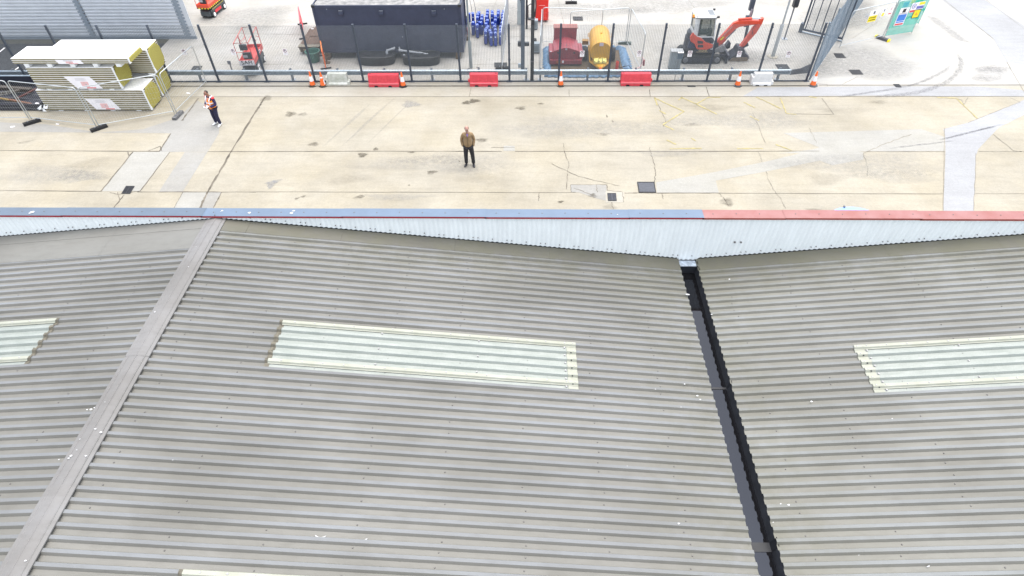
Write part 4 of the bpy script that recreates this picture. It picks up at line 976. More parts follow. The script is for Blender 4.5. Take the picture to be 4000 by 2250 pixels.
br = thing('stub_post', 'short dark post with a flat head behind the barrier left of the near scissor lift', 'post', at(908,278)); q = MB(); q.cyl((0,0,0),(0,0,.42),.035,n=10); q.box((-.02,0,.48),(.16,.05,.16)); q.build('post', M_steel, br)

# ------------------------------------------------------------------ navy container, tanks, pipes
ct = thing('site_container', 'long navy flat sided site container raised on blocks with a dirty white roof', 'container', (-11.0, 31.5, .35))
CL, CD, CH = 7.66, 2.44, 2.46
q = MB(); q.bb(.08,CL-.08,.03,CD-.03,.1,CH-.1); q.build('walls', M_navy, ct)
q = MB()
for x in (0,CL-.1):
    for y in (0,CD-.1): q.bb(x,x+.1,y,y+.1,.0,CH)
q.bb(.1,CL-.1,0,.06,0,.12); q.bb(.1,CL-.1,0,.06,CH-.13,CH); q.bb(.1,CL-.1,CD-.06,CD,0,.12); q.bb(.1,CL-.1,CD-.06,CD,CH-.1,CH); q.bb(0,.06,.1,CD-.1,0,.12); q.bb(CL-.06,CL,.1,CD-.1,0,.12); q.bb(0,.06,.1,CD-.1,CH-.1,CH); q.bb(CL-.06,CL,.1,CD-.1,CH-.1,CH)
q.build('frame', M_navy, ct, bevel=.008)
for x in (-.01,CL-.16): 
    q = MB(); q.bb(x,x+.17,-.012,.17,CH-.11,CH+.012); q.build('corner_casting', M_black, ct)
q = MB(); nx, ny = 60, 20; vs = []
for j in range(ny+1):
    for i in range(nx+1): vs.append((.1+(CL-.2)*i/nx, .06+(CD-.12)*j/ny, CH-.02+.02*math.sin(i*.9+math.sin(j*.7)*.4)*(j > 0)+rnd.uniform(-.006,.006)))
q.add(vs, [(j*(nx+1)+i,j*(nx+1)+i+1,(j+1)*(nx+1)+i+1,(j+1)*(nx+1)+i) for j in range(ny) for i in range(nx)])
q.build('roof', mat('dirty_roof', (.34,.33,.31), .7, c2=(.10,.10,.10), scale=3.2, fine=.3), ct, smooth=60, fixn=False)
for sx in (1332,1490,1695):
    p = aty(sx, 52, 31.5); q = MB(); x = p.x+11; z = p.z-.35
    q.px_([(-.002,z-.12),(-.05,z-.12),(-.07,z-.02),(-.05,z+.11),(-.002,z+.13)], x-.11, x+.11); v = q.build('vent_hood', M_navy, ct); MB().bb(x-.10,x+.10,-.056,-.001,z+.131,z+.137).build('hood_lid', M_galvd, v)
for sx, sy in ((1275,37),(1572,145),(1735,36)): p = aty(sx,sy,31.5); MB().ell((p.x+11,.028,p.z-.35),(.025,.012,.025),8,5).build('rivet', M_galvd, ct)
for x, y, l in ((.25,.1,'timber block under the left front corner of the container'),(CL-.35,.15,'timber block under the right front corner of the container')):
    q = MB(); q.bb(-.12,.12,-.2,.25,0,.17); q.bb(-.10,.16,-.16,.2,.17,.35); tag(q.build('timber_block', M_wood, None, loc=(-11+x,31.5+y,0)), l, 'timber block', 'blocks carrying the container')
for x in (-10.6,-3.9): tag(MB().bb(-.15,.15,-.2,.2,0,.35).build('timber_block', M_wood, None, loc=(x,33.6,0)), 'timber block hidden below the back of the container at the %s' % ('left' if x < -8 else 'right'), 'timber block', 'blocks carrying the container')
def oval_tank(x0, x1, y0, y1, label, lid):
    cx, cy = (x0+x1)/2, (y0+y1)/2; a, b = (x1-x0)/2, (y1-y0)/2
    o = thing('waste_tank', label, 'waste tank', (cx,cy,0), group='black oval tanks under the container')
    def ring(k, z, n=40):
        out = []
        for i in range(n):
            t = 2*math.pi*i/n; c, s_ = math.cos(t), math.sin(t); e = .72
            out.append((a*k*math.copysign(abs(c)**e, c), b*k*math.copysign(abs(s_)**e, s_), z))
        return out
    q = MB(); rs = [ring(.93,0),ring(.95,.05),ring(1.0,.40),ring(1.03,.43),ring(1.03,.46),ring(.97,.48),ring(.86,.47),ring(.82,.45),ring(.4,.46)]; n = 40; vs = sum(rs, [])
    q.add(vs, [(j*n+i,j*n+(i+1)%n,(j+1)*n+(i+1)%n,(j+1)*n+i) for j in range(len(rs)-1) for i in range(n)]+[tuple((len(rs)-1)*n+i for i in range(n))])
    q.build('shell', M_tankblk, o, smooth=40)
    l = MB(); l.lathe([(.24,.46),(.26,.48),(.25,.50),(.20,.505)],20,(lid,0,0)); l.build('lid', M_tankblk, o, smooth=40)
    return o
oval_tank(-9.05,-7.0,30.62,31.62,'black oval waste tank under the container front, left of the two',-.35)
oval_tank(-6.63,-4.58,30.58,31.58,'black oval waste tank with a round cap under the container front, right one',-.1)
q = MB(); q.cyl((-6.45,30.85,.48),(-6.45,30.85,.53),.06,n=12); tag(q.build('tank_cap', M_galvd), 'small grey round cap on the left end of the right hand tank', 'cap')
def pipe(pts, label):
    w_ = [aty(x,y,Y) for x,y,Y in pts]; q = MB(); q.tube(w_, .055, 10)
    for p, d in zip(w_[1:-1], w_[2:]): q.tube([p-(d-p).normalized()*.04, p+(d-p).normalized()*.14], .068, 10)
    tag(q.build('waste_pipe', mat('grey_pipe',(.33,.35,.37),.5,var=.1), smooth=40), label, 'pipe', 'grey waste pipes from the container')
pipe([(1541,186,31.48),(1538,190,31.3),(1514,196,31.2),(1511,203,31.15),(1513,224,31.1)], 'short grey elbow pipe dropping from the container into the left tank')
pipe([(1560,186,31.48),(1560,196,31.2),(1640,207,31.15),(1692,217,31.1),(1698,229,31.08)], 'long sloping grey pipe from the container to the right tank')

# ------------------------------------------------------------------ bench, tub, boards left of the container
bn = thing('timber_stack', 'weathered brown plywood stack on a pallet at the left end of the container', 'timber stack', (-11.85,33.3,0))
q = MB(); q.bb(-.62,.55,-1.2,1.3,.36,.40); q.bb(-.45,.52,-.9,1.35,.40,.44); q.bb(-.3,.5,.1,1.4,.44,.47); q.build('plywood_sheet', M_woodred, bn)
q = MB()
for y in (-1.15,-.1,1.0): q.bb(-.6,.55,y,y+.12,.24,.36)
for x in (-.55,0,.45): q.bb(x,x+.1,-1.2,1.2,.12,.24)
q.bb(-.35,.35,-1.32,-1.2,.22,.30); q.build('pallet', M_wood, bn)
q = MB(); q.bb(-.62,.55,-1.22,-.85,.405,.43); q.build('pale_board', mat('pale_board',(.19,.165,.125),.8,var=.2), bn)
for k in range(4): q = MB(); q.bb(*((-.5,-.4) if k % 2 else (.35,.45)),*((-1.1,-1.0) if k < 2 else (.9,1.0)),0,.12); q.build('leg', M_wood, bn)
q = MB(); q.bb(-.06,.06,-.04,.04,0,.012); tag(q.build('paper_scrap', M_paper, None, loc=at(1221,113,.47)), 'white paper scrap on the brown plywood stack', 'litter')
tb = thing('green_tub', 'dark green round plastic tub with rope handles in front of the plywood stack', 'tub', (-11.45,31.28,0))
q = MB(); q.lathe([(.28,0),(.30,.03),(.36,.50),(.40,.53),(.40,.56),(.36,.57),(.335,.52),(.28,.08),(.0,.08)],28); q.build('tub', M_green, tb, smooth=40)
for sx in (-1,1): q = MB(); q.tube([(sx*.13,-.37,.54),(sx*.13,-.40,.38),(sx*.04,-.36,.28),(sx*.05,-.37,.5)],.018,6); q.build('rope_handle', mat('green_rope',(.07,.20,.16),.7), tb, smooth=40)
def site_barrier(a, b, label, m, m2):
    a, b = Vector(a), Vector(b); d = b-a; L_ = d.length; o = thing('pedestrian_barrier', label, 'barrier', a, math.atan2(d.y,d.x), 'plastic pedestrian barriers stood on edge')
    q = MB(); q.bb(0,L_,-.025,.025,.10,.24); q.bb(0,L_,-.02,.02,.48,.62); q.bb(0,L_,-.025,.025,.86,1.0)
    for k in range(5): x = L_*k/4; q.bb(max(0,x-.05),min(L_,x+.05),-.022,.022,.24,.86)
    q.build('panel', m, o, bevel=.01)
    q = MB(); q.bb(L_*.1,L_*.9,-.028,.028,.84,1.01); q.build('top_band', m2, o)
    for x in (.12,L_-.12): q = MB(); q.bb(x-.04,x+.04,-.28,.28,0,.06); q.bb(x-.03,x+.03,-.03,.03,.06,.12); q.build('foot', M_rubber, o)
    return o
site_barrier((-10.56,30.22,0),(-11.12,32.05,0),'orange plastic pedestrian barrier standing edge on between tub and container', M_orange, mat('orange_band',(.80,.22,.03),.5))
site_barrier((-12.72,34.0,0),(-13.45,36.3,0),'red plastic pedestrian barrier standing edge on behind the fence post by the plywood', M_red, M_red)
q = MB(); q.bb(-.03,.03,-.03,.03,0,.42); q.bb(-.16,.16,-.10,.10,0,.05); tag(q.build('sign_stand', M_wood, None, loc=at(1278,246)), 'small pale timber stand beside the orange barrier', 'stand')

# ------------------------------------------------------------------ cones and water-filled barriers along the kerb
def cone(x, y, label, sleeve=True, dirty=False, tilt=0, m=None):
    p = at(x, y); o = thing('traffic_cone', label, 'traffic cone', (p.x,p.y,0), rnd.uniform(0,1), 'traffic cones along the fence')
    b = MB(); pl = [(.245*math.cos(t*math.pi/4+.39),.245*math.sin(t*math.pi/4+.39)) for t in range(8)]; b.pz_(pl, 0, .035); b.lathe([(.165,.035),(.15,.06),(.135,.065)],18); b.build('base', m or M_rubber, o, bevel=.008)
    def rad(z): return .135-(z-.06)*(.135-.03)/(.72-.06)
    def band(z0, z1, mm, nm, g=0): q = MB(); q.lathe([(rad(z0)+g,z0),(rad(z1)+g,z1)],20); q.build(nm, mm, o, smooth=40)
    if dirty:
        band(.06,.72,M_orange,'body'); q = MB(); n0 = 7
        q.add([((rad(z)+.004)*math.cos(t),(rad(z)+.004)*math.sin(t),z) for z in (.10,.34) for t in [-.9+.22*k for k in range(n0)]], [(k,k+1,n0+k+1,n0+k) for k in range(n0-1)])
        q.add([((rad(z)+.004)*math.cos(t),(rad(z)+.004)*math.sin(t),z) for z in (.43,.50) for t in [-2.6+.3*k for k in range(n0)]], [(k,k+1,n0+k+1,n0+k) for k in range(n0-1)])
        q.build('torn_sleeve', M_reflect, o, fixn=False); return o
    band(.06,.26,M_orange,'lower_band'); band(.26,.50,M_reflect,'reflective_sleeve',.003); band(.50,.70,M_orange,'upper_band'); q = MB(); q.lathe([(.033,.70),(.03,.735),(.02,.74)],12); q.build('tip', M_orange, o, smooth=40)
    return o
M_conebase = mat('muddy_rubber',(.042,.036,.026),.9,var=.3)
cone(1222,334,'cone with grey sleeve and white stripe, leftmost of the pair beside the grey barrier',m=M_conebase)
q = cone(1263,335,'cone with torn white sleeve beside the dirty grey barrier',dirty=True,m=M_conebase); q.rotation_euler = (0,0,.3)
cone(1575,336,'cone with white sleeve at the right end of the first red barrier'); cone(2190,333,'upright cone standing alone in front of the maroon generator',m=M_conebase)
cone(2880,334,'cone with grey base left of the white barrier',m=mat('grey_conebase',(.06,.065,.07),.8)); cone(3174,334,'rightmost cone at the corner of the fence',m=mat('grey_conebase2',(.08,.082,.085),.8))
def water_barrier(xa, xb, y, label, m, lug=1, h=.60, mt=None):
    a, b = at(xa,y), at(xb,y); L_ = b.x-a.x; o = thing('water_barrier', label, 'barrier', ((a.x+b.x)/2,a.y+.22,0), 0, 'water filled barriers along the fence')
    q = MB(); hl = L_/2
    q.px_([(-.23,.0),(-.235,.16),(-.17,.22),(-.12,h),(.12,h),(.17,.22),(.235,.16),(.23,.0)], -hl, hl)
    bo = q.build('body', m, o, bevel=.02)
    for k in (-1,0,1):
        x = k*L_*.28; q = MB(); q.add([(x-L_*.09,-.180,.25),(x+L_*.09,-.180,.25),(x+L_*.09,-.135,h-.05),(x-L_*.09,-.135,h-.05),(x-L_*.09,-.10,.25),(x+L_*.09,-.10,.25),(x+L_*.09,-.08,h-.05),(x-L_*.09,-.08,h-.05)], [(0,1,2,3),(0,4,5,1),(1,5,6,2),(2,6,7,3),(3,7,4,0)]); q.build('raised_rib', m, o, bevel=.006)
    q = MB()
    for x in (-L_*.26,L_*.2): q.add([(x-.10,-.237,-.001),(x+.10,-.237,-.001),(x+.075,-.238,.09),(x-.075,-.238,.09)], [(0,1,2,3)])
    q.build('fork_slot', M_pit, o, fixn=False)
    q = MB(); q.bb(lug*hl-(.0 if lug > 0 else .09),lug*hl+(.09 if lug > 0 else .0),-.06,.06,.16,.30); q.build('coupling_lug', m, o, bevel=.01)
    q = MB(); q.cyl((-lug*(hl-.1),0,h),(-lug*(hl-.1),0,h+.012),.055,.05,12); q.build('filler_cap', mt or m, o)
    q = MB(); q.bb(-hl+.02,hl-.02,-.236,-.2,.165,.178); q.build('worn_ledge', mat('scuffed_plastic',(.55,.25,.26),.7) if m is M_red else m, o)
    return o
M_redcap = mat('dark_red_cap', (.30,.01,.03), .5)
water_barrier(1442,1560,341,'red water filled barrier left of the second pair of cones, below the container',M_red,1,mt=M_redcap)
water_barrier(1836,1945,339,'red water filled barrier below the lamp post, with its lug on the left',M_red,-1,mt=M_redcap)
water_barrier(2424,2540,337,'red water filled barrier right of the blue tarp pen',M_red,1,mt=M_redcap)
def small_barrier(xa, xb, y, label, m):
    a, b = at(xa,y), at(xb,y); L_ = b.x-a.x; o = thing('plastic_barrier', label, 'barrier', ((a.x+b.x)/2,a.y+.22,0), 0, 'short pale plastic barriers along the fence')
    q = MB(); hl = L_/2-.09
    q.px_([(-.24,0),(-.24,.10),(-.15,.17),(-.11,.60),(.11,.60),(.15,.17),(.24,.10),(.24,0)],-hl,hl); q.build('body', m, o, bevel=.015)
    for k in range(5): x = -hl*.75+k*hl*.375; q = MB(); q.add([(x-.035,-.158,.20),(x+.035,-.158,.20),(x+.035,-.122,.54),(x-.035,-.122,.54),(x-.035,-.1,.2),(x+.035,-.1,.2),(x+.035,-.09,.54),(x-.035,-.09,.54)], [(0,1,2,3),(0,4,5,1),(1,5,6,2),(2,6,7,3),(3,7,4,0)]); q.build('flute', m, o)
    for s_ in (-1,1): q = MB(); q.bb(*sorted((s_*hl,s_*(hl+.10))),-.2,.2,0,.22 if s_ > 0 else .45); q.build('end_lug', m, o, bevel=.015)
    q = MB()
    for x in (-hl*.5,hl*.4): q.add([(x-.10,-.242,-.001),(x+.10,-.242,-.001),(x+.08,-.243,.06),(x-.08,-.243,.06)], [(0,1,2,3)])
    q.build('fork_slot', M_pit, o, fixn=False); return o
small_barrier(1278,1366,336,'mossy grey fluted plastic barrier beside the first pair of cones',M_whiteplast); small_barrier(2932,3018,336,'clean white fluted plastic barrier near the right end of the fence',M_whiteplast2)

# ------------------------------------------------------------------ blue wheeled trolleys
def trolley_proto():
    o = thing('blue_trolley', '', 'trolley', (0,0,0), 0, 'blue upright trolleys parked in files')
    q = MB(); q.px_([(-.16,.05),(-.16,.62),(-.12,.72),(.11,.74),(.16,.66),(.16,.05)], -.083, .083); q.build('body', M_blue, o, bevel=.012)
    q = MB(); q.bb(-.06,.06,-.158,-.148,.02,.12); q.bb(-.06,.06,.1,.2,.0,.05); q.build('foot_plate', mat('dark_blue',(.012,.025,.11),.5), o)
    q = MB(); q.tube([(-.055,-.12,.66),(-.055,-.10,.745),(0,-.09,.775),(.055,-.10,.745),(.055,-.12,.66)], .012, 6); q.build('handle', M_bluel, o, smooth=40)
    q = MB(); q.bb(-.04,.04,-.166,-.160,.50,.57); q.build('label_plate', M_bluel, o)
    for s_ in (-1,1): q = MB(); q.cyl((s_*.086,.12,.10),(s_*.11,.12,.10),.10,n=14); q.build('wheel', M_rubber, o, smooth=40)
    return o
FILES = {  # crop positions of the tops, front to back, per file
 'file against the edge-on mesh panel':[(725,500),(725,462),(728,412),(750,352),(760,297),(765,247),(757,207),(775,165)],
 'file second from the edge-on mesh panel':[(640,515),(640,462),(630,407),(640,305),(643,250),(685,200),(690,160)],
 'middle file':[(570,515),(553,477),(597,357),(590,207),(590,168)],
 'file second from the lamp post side':[(482,487),(480,465),(505,435),(522,412),(490,367),(513,312),(497,252),(510,200),(515,155)],
 'loose file nearest the lamp post':[(345,385),(420,288),(427,238),(350,262),(355,215),(372,187)]}
ORD = ['front','second','third','fourth','fifth','sixth','seventh','eighth','ninth']
tp = None
def put_trolley(x, y, label, rz=None):
    global tp
    p = at(1780+x/4.14, y/4.14, .76); p.z = 0
    rz = rnd.uniform(-.12,.12) if rz is None else rz
    if tp is None: tp = trolley_proto(); tp.location = p; tp.rotation_euler = (0,0,rz); tp['label'] = label; return tp
    return dup(tp, p, rz, label)
for nm, lst in FILES.items():
    for k, (x, y) in enumerate(lst): put_trolley(x, y, 'blue upright trolley, %s from the front in the %s' % (ORD[k], nm) if k else 'blue upright trolley at the front of the %s' % nm)
put_trolley(280,345,'blue upright trolley standing just right of the lamp post, front one'); put_trolley(275,200,'blue upright trolley with big wheel just right of the lamp post, rear one')
put_trolley(150,300,'blue upright trolley squeezed between container and lamp post', 0); put_trolley(392,345,'blue upright trolley turned sideways with a pale strap in the loose group', .9)
big = thing('wheeled_fan', 'dark blue unit on a large black wheel behind the lamp post', 'wheeled unit', at(1829,92)); q = MB(); q.cyl((-.1,0,.22),(.0,0,.22),.22,n=20); q.build('wheel', M_rubber, big, smooth=40); q = MB(); q.bb(.0,.16,-.12,.12,.1,.6); q.build('body', M_blue, big, bevel=.02)
q = MB()
for k in range(2): c = Vector((.0+k*.22,.3,0)); q.tube([c+Vector((0,0,.1)),c+Vector((-.03,.0,.8)),c+Vector((-.12,0,1.35)),c+Vector((-.10,.02,1.4))],.014,6)
hd = tag(q.build('trolley_handles', M_steel, None, loc=at(1846,95), smooth=40), 'two thin bent steel handles rising behind the blue trolleys', 'handles')
bx = thing('maroon_step', 'small maroon step box beside the right end of the container', 'step', at(1823,133)); q = MB(); q.bb(-.2,.2,-.2,.2,.25,.30); q.bb(-.2,.2,-.5,-.2,0,.05); q.build('tread', M_maroon, bx); q = MB(); q.bb(-.2,-.16,-.45,.2,0,.3); q.bb(.16,.2,-.45,.2,0,.3); q.bb(-.16,.16,-.22,-.18,.05,.25); q.build('stringer', M_maroon, bx)
q = MB(); q.bb(-.18,.18,-.12,.12,0,.13); q.bb(-.14,.2,-.1,.1,.13,.22); tag(q.build('timber_block', M_wood, None, loc=at(1818,155)), 'brown timber block lying right of the container', 'timber block')

# ------------------------------------------------------------------ poles, posts and cabinets
def pole(name, x, y, h, label, r0, r1, m, sleeve=0, collar=None, rs=.09, cat='lamp post'):
    o = thing(name, label, cat, at(x, y)); q = MB(); q.cyl((0,0,sleeve),(0,0,h),r0,r1,14); q.build('shaft', m, o, smooth=40)
    if sleeve: q = MB(); q.lathe([(rs,0),(rs,sleeve-.06),(r0+.005,sleeve)],16); q.build('base_sleeve', m, o, smooth=40)
    q = MB(); q.lathe([(r1*.9,h),(r1*.9,h+.1),(.02,h+.12)],12); q.build('cap', m, o)
    if collar: q = MB(); q.lathe([(.28,.0),(.28,.03),(.26,.045),(.1,.05)],24); q.build('concrete_collar', M_apron, o)
    return o
M_lamp = mat('lamp_galv', (.26,.29,.29), .55, .2, var=.12)
lp = pole('lamp_post', 1840, 265, 7, 'grey green lamp post with thick base between container and blue trolleys', .05, .045, M_lamp, 1.45, None, .085)
q = MB(); q.tube([(-.10,-.02,.02),(-.25,-.2,.02),(-.1,-.38,.02),(.3,-.3,.02),(.42,.05,.02),(.25,.1,.02)],.012,5); tag(q.build('loose_cable', M_rubber, None, loc=at(1842,267)), 'thin black cable looped round the foot of the lamp post', 'cable')
pole('lamp_post', 3018, 222, 9, 'tall pale street lamp post with thick sleeve and round concrete collar', .05, .045, mat('lamp_pale',(.40,.42,.42),.5,.2,var=.1), 1.75, True, .095)
dp = pole('signal_post', 3064, 152, 7, 'slim dark post carrying a black box right of the street lamp', .04, .04, M_steel, 0, None, cat='post'); p = aty(3098,8,at(3064,152).y); q = MB(); z = p.z; q.px_([(-.14,z-.25),(-.2,z-.12),(-.16,z+.3),(.12,z+.3),(.12,z-.25)],-.13,.13); q.build('box', M_black, dp, bevel=.03)
q = MB(); q.bb(-.14,.14,-.14,.14,0,.02); q.build('base_plate', M_galvd, dp)
cp_ = thing('camera_pole', 'dark cranked pole with two grey boxes behind the excavator boom', 'pole', at(2899,205)); yb = cp_.location.y
w_ = [aty(x,y,yb)-cp_.location for x,y in ((2899,205),(2925,82),(2937,45),(2940,14),(2946,-40))]
q = MB(); q.tube([(0,0,0)]+w_[1:], .075, 8); q.build('pole', M_slate, cp_, smooth=40); p = w_[1]
q = MB(); q.box((p.x-.12,-.05,p.z+.02),(.2,.2,.55)); q.build('control_box', M_slate, cp_, bevel=.01); q = MB(); q.bb(p.x-.22,p.x+.0,-.16,.05,p.z+.02,p.z+.06); q.build('label', M_galv, cp_)
q = MB(); p = w_[3]; q.box((p.x-.04,-.06,p.z+.05),(.22,.2,.7)); q.build('lamp_head', M_slate, cp_, bevel=.01); q = MB(); q.box((p.x-.02,-.17,p.z-.45),(.10,.04,.5)); q.build('bracket', M_galv, cp_)
ap = thing('access_post', 'tall blue grey steel post with small reader boxes beside the gap in the barriers', 'post', at(2042,273)); q = MB(); q.bb(-.10,.10,-.06,.06,0,5.2); q.build('post', mat('blue_grey_steel',(.11,.14,.18),.5,.3), ap, bevel=.008)
MB().bb(-.26,-.10,-.1,.08,1.28,1.5).build('reader_box', M_black, ap); MB().bb(.10,.32,-.1,.08,1.3,1.46).build('reader_box', M_black, ap); q = MB(); q.bb(-.24,-.10,-.08,.04,.15,.35); q.build('junction_box', M_galv, ap); q = MB(); q.bb(-.16,-.12,-.05,.0,1.2,2.4); q.build('cable_tray', M_steel, ap)
bp_ = thing('camera_mast', 'tall black square mast standing on the fence line at the gap in the barriers', 'mast', at(2078,317)); q = MB(); q.bb(-.085,.085,-.085,.085,0,6.5); q.build('mast', M_black, bp_, bevel=.01)
for z in (1.05,3.1): q = MB(); q.bb(-.095,.095,-.095,.095,z,z+.05); q.build('clamp_band', M_steel, bp_)
q = MB(); q.tube([(.1,0,3.2),(.14,0,3.7),(.10,0,4.4)],.03,6); q.build('conduit', M_black, bp_, smooth=40)
t2 = pole('dark_post', 2057, 112, 5, 'thin black post behind the access post', .06, .06, M_black, 0, None, cat='post')
cb = thing('control_cabinet', 'tall pale grey green control cabinet in two sections behind the access post', 'cabinet', at(2031,93)); q = MB(); q.bb(-.16,.16,-.14,.14,0,.82); q.build('lower_section', M_gal_lt, cb, bevel=.012); q = MB(); q.bb(-.15,.15,-.13,.13,.83,1.72); q.build('upper_section', M_gal_lt, cb, bevel=.012); q = MB(); q.bb(.02,.10,-.155,-.13,1.36,1.48); q.bb(.04,.07,-.16,-.13,1.25,1.36); q.build('lock', M_black, cb)
for x, y, l, hh in ((2090,113,'dark grey equipment box behind the black mast near the red bin',.55),(2096,205,'dark grey equipment box on the ground right of the black mast',.55)):
    o = thing('equipment_box', l, 'box', at(x,y), 0, 'grey equipment boxes by the mast'); q = MB(); q.bb(-.24,.16,-.16,.16,.06,hh); q.build('housing', M_greycab, o, bevel=.02); q = MB(); q.bb(-.2,.12,-.12,.12,0,.06); q.build('plinth', M_black, o); q = MB(); q.bb(-.16,.08,-.165,-.16,.15,hh-.1); q.build('door', mat('cabinet_door',(.16,.19,.20),.5), o)
kb_ = thing('kiosk_clutter', 'dark folded hand truck leaning by the black post left of the red bin', 'hand truck', at(2072,72)); q = MB(); q.tube([(-.15,0,.05),(-.15,.1,.7),(0,.12,.8),(.15,.1,.7),(.15,0,.05)],.03,6); q.bb(-.15,.15,-.25,0,.03,.06); q.build('frame', M_black, kb_, smooth=40)
for s_ in (-1,1): q = MB(); q.cyl((s_*.16,.05,.11),(s_*.21,.05,.11),.11,n=12); q.build('wheel', M_rubber, kb_)
rb = thing('red_bin', 'tall bright red wheeled bin at the top edge above the blue tarp pen', 'bin', (at(2115,92).x, at(2115,86).y+.25, 0)); q = MB(); q.add([(-.36,-.26,.10),(.36,-.26,.10),(.36,.26,.10),(-.36,.26,.10),(-.40,-.30,1.42),(.40,-.30,1.42),(.40,.30,1.42),(-.40,.30,1.42)], [(3,2,1,0),(4,5,6,7),(0,1,5,4),(1,2,6,5),(2,3,7,6),(3,0,4,7)]); q.build('body', M_redbright, rb, bevel=.015)
q = MB(); q.bb(-.43,.43,-.33,.33,1.42,1.48); q.build('lid', mat('lid_rose',(.5,.12,.14),.5), rb, bevel=.015); q = MB(); q.tube([(-.18,-.29,.95),(-.08,-.34,.99),(.16,-.34,.985),(.18,-.29,.98)],.014,6); q.build('handle', mat('pink_handle',(.75,.35,.33),.5), rb, smooth=40)
for s_ in (-1,1): q = MB(); q.cyl((s_*.26-.02,-.22,.06),(s_*.26+.02,-.22,.06),.06,n=12); q.build('castor', M_rubber, rb)
q = MB(); q.bb(.38,.41,-.28,.28,.1,.6); q.build('edge_strip', M_redbright, rb)
gc = thing('grey_cabinet', 'grey steel cabinet with pale top between pen and excavator behind the barrier', 'cabinet', (at(2612,272).x, at(2612,272).y, 0)); W_ = at(2655,272).x-at(2612,272).x
q = MB(); q.bb(0,W_,0,.32,.05,.92); q.build('body', M_greycab, gc, bevel=.01); q = MB(); q.bb(-.03,W_+.03,-.03,.35,.92,.97); q.build('top', mat('cabinet_top',(.30,.31,.31),.5), gc); q = MB(); q.bb(.0,W_,.02,.3,0,.05); q.build('plinth', M_black, gc); q = MB(); q.bb(W_*.5-.004,W_*.5+.004,-.004,0,.1,.88); q.build('door_gap', M_black, gc)
sp = thing('small_sign_post', 'thin dark post with a small square blue grey plate before the grey cabinet', 'sign post', (at(2634,312).x, 29.0, 0)); q = MB(); q.cyl((0,0,0),(0,0,1.2),.012,n=6); q.build('post', M_steel, sp); q = MB(); q.box((.05,-.02,1.28),(.28,.03,.30)); q.build('plate', mat('blue_grey_plate',(.10,.15,.20),.5), sp); q = MB(); q.box((.05,-.02,1.445),(.28,.1,.03)); q.build('hood', M_paper, sp)

# ------------------------------------------------------------------ blue tarp pen: generator and bowser
bd_ = thing('spill_tray', 'low walled blue tarpaulin tray with a muddy floor under generator and bowser', 'spill tray', (3.1,31.1,0))
def wv(x, k): return .05*math.sin(x*3.1+k)+.03*math.sin(x*7.7+2*k)
fl = MB(); fl.poly([(-1.9,-1.55,.028),(2.05,-1.55,.028),(2.05,1.45,.028),(-1.9,1.45,.028)]); fl.build('muddy_floor', M_mud, bd_)
q = MB(); N = 44
per = [(-2.0+4.15*k/N,-1.62) for k in range(N)]+[(2.15,-1.62+3.15*k/N) for k in range(N)]+[(2.15-4.15*k/N,1.53) for k in range(N)]+[(-2.0,1.53-3.15*k/N) for k in range(N)]
cxy = Vector((.07,-.04)); vs = []
for i, (x, y) in enumerate(per):
    d = Vector((x,y))-cxy; d.normalize(); h = .19+wv(i*.5,1)
    wide = .28 if x > 2.1 else .16 if y > 1.5 else .2
    vs += [(x-d.x*.22,y-d.y*.22,.03),(x-d.x*.06,y-d.y*.06,h),(x+d.x*(.05+.3*wv(i*.4,2)),y+d.y*.05,h-.02),(x+d.x*(wide+wv(i*.6,3)),y+d.y*(wide+wv(i*.6,3)),.03)]
n = len(per); q.add(vs, [(i*4+j,i*4+j+1,((i+1)%n)*4+j+1,((i+1)%n)*4+j) for i in range(n) for j in range(3)]); q.build('tarp_wall', M_tarp, bd_, smooth=70, fixn=False)
gn = thing('generator', 'maroon hooded generator trailer with faded roof standing in the blue tarp tray', 'generator', (2.07,31.4,0))
q = MB(); q.py_([(-.64,.16),(.64,.16),(.66,.80),(.12,.985),(-.12,.985),(-.66,.80)], -.78, .60); q.build('hood', M_maroon, gn, bevel=.025)
q = MB(); q.bb(-.60,.60,.58,1.02,.30,1.42); q.build('rear_box', M_maroon, gn, bevel=.02); q = MB(); q.bb(-.63,.63,.55,1.06,1.42,1.46); q.build('rear_lid', mat('faded_lid',(.24,.085,.07),.55), gn)
for s_ in (-1,1):
    q = MB(); q.bb(*sorted((s_*.66,s_*.88)),-.72,.35,.34,.74); q.build('mudguard', M_maroon, gn, bevel=.03)
    q = MB(); q.cyl((s_*.68,-.15,.28),(s_*.86,-.15,.28),.27,n=20); q.build('wheel', M_rubber, gn, smooth=40)
    q = MB(); q.cyl((s_*.42,-.80,.72),(s_*.42,-.775,.72),.05,n=12); q.build('vent_cap', M_black, gn)
q = MB(); q.bb(-.84,.84,-.86,-.66,.12,.36); q.build('bumper', M_maroon, gn, bevel=.025)
q = MB(); q.bb(-.50,-.22,-.868,-.858,.20,.31); q.build('lamp_panel', mat('amber_brown',(.35,.10,.03),.5), gn); q = MB(); q.bb(-.20,-.10,-.868,-.858,.20,.33); q.build('reflector', M_paper, gn); q = MB(); q.ell((-.80,-.70,.75),(.04,.03,.03),8,5); q.build('marker_lamp', M_paper, gn); q = MB(); q.bb(-.05,.05,-.79,-.775,.86,.95); q.build('badge', M_inkgrey, gn); q = MB(); q.cyl((0,-.62,.97),(0,-.62,1.10),.018,n=8); q.build('lift_pin', M_steel, gn)
bw = thing('bowser', 'yellow cylindrical fuel bowser lying lengthways in the blue tarp tray', 'bowser', (3.88,31.4,0), R(-2.6))
q = MB(); RB, ZB = .55, .86; q.tube([(0,-1.08,ZB),(0,-1.02,ZB),(0,1.05,ZB),(0,1.12,ZB)],[RB-.02,RB,RB,RB-.05],40); q.build('tank', M_bowser, bw, smooth=40)
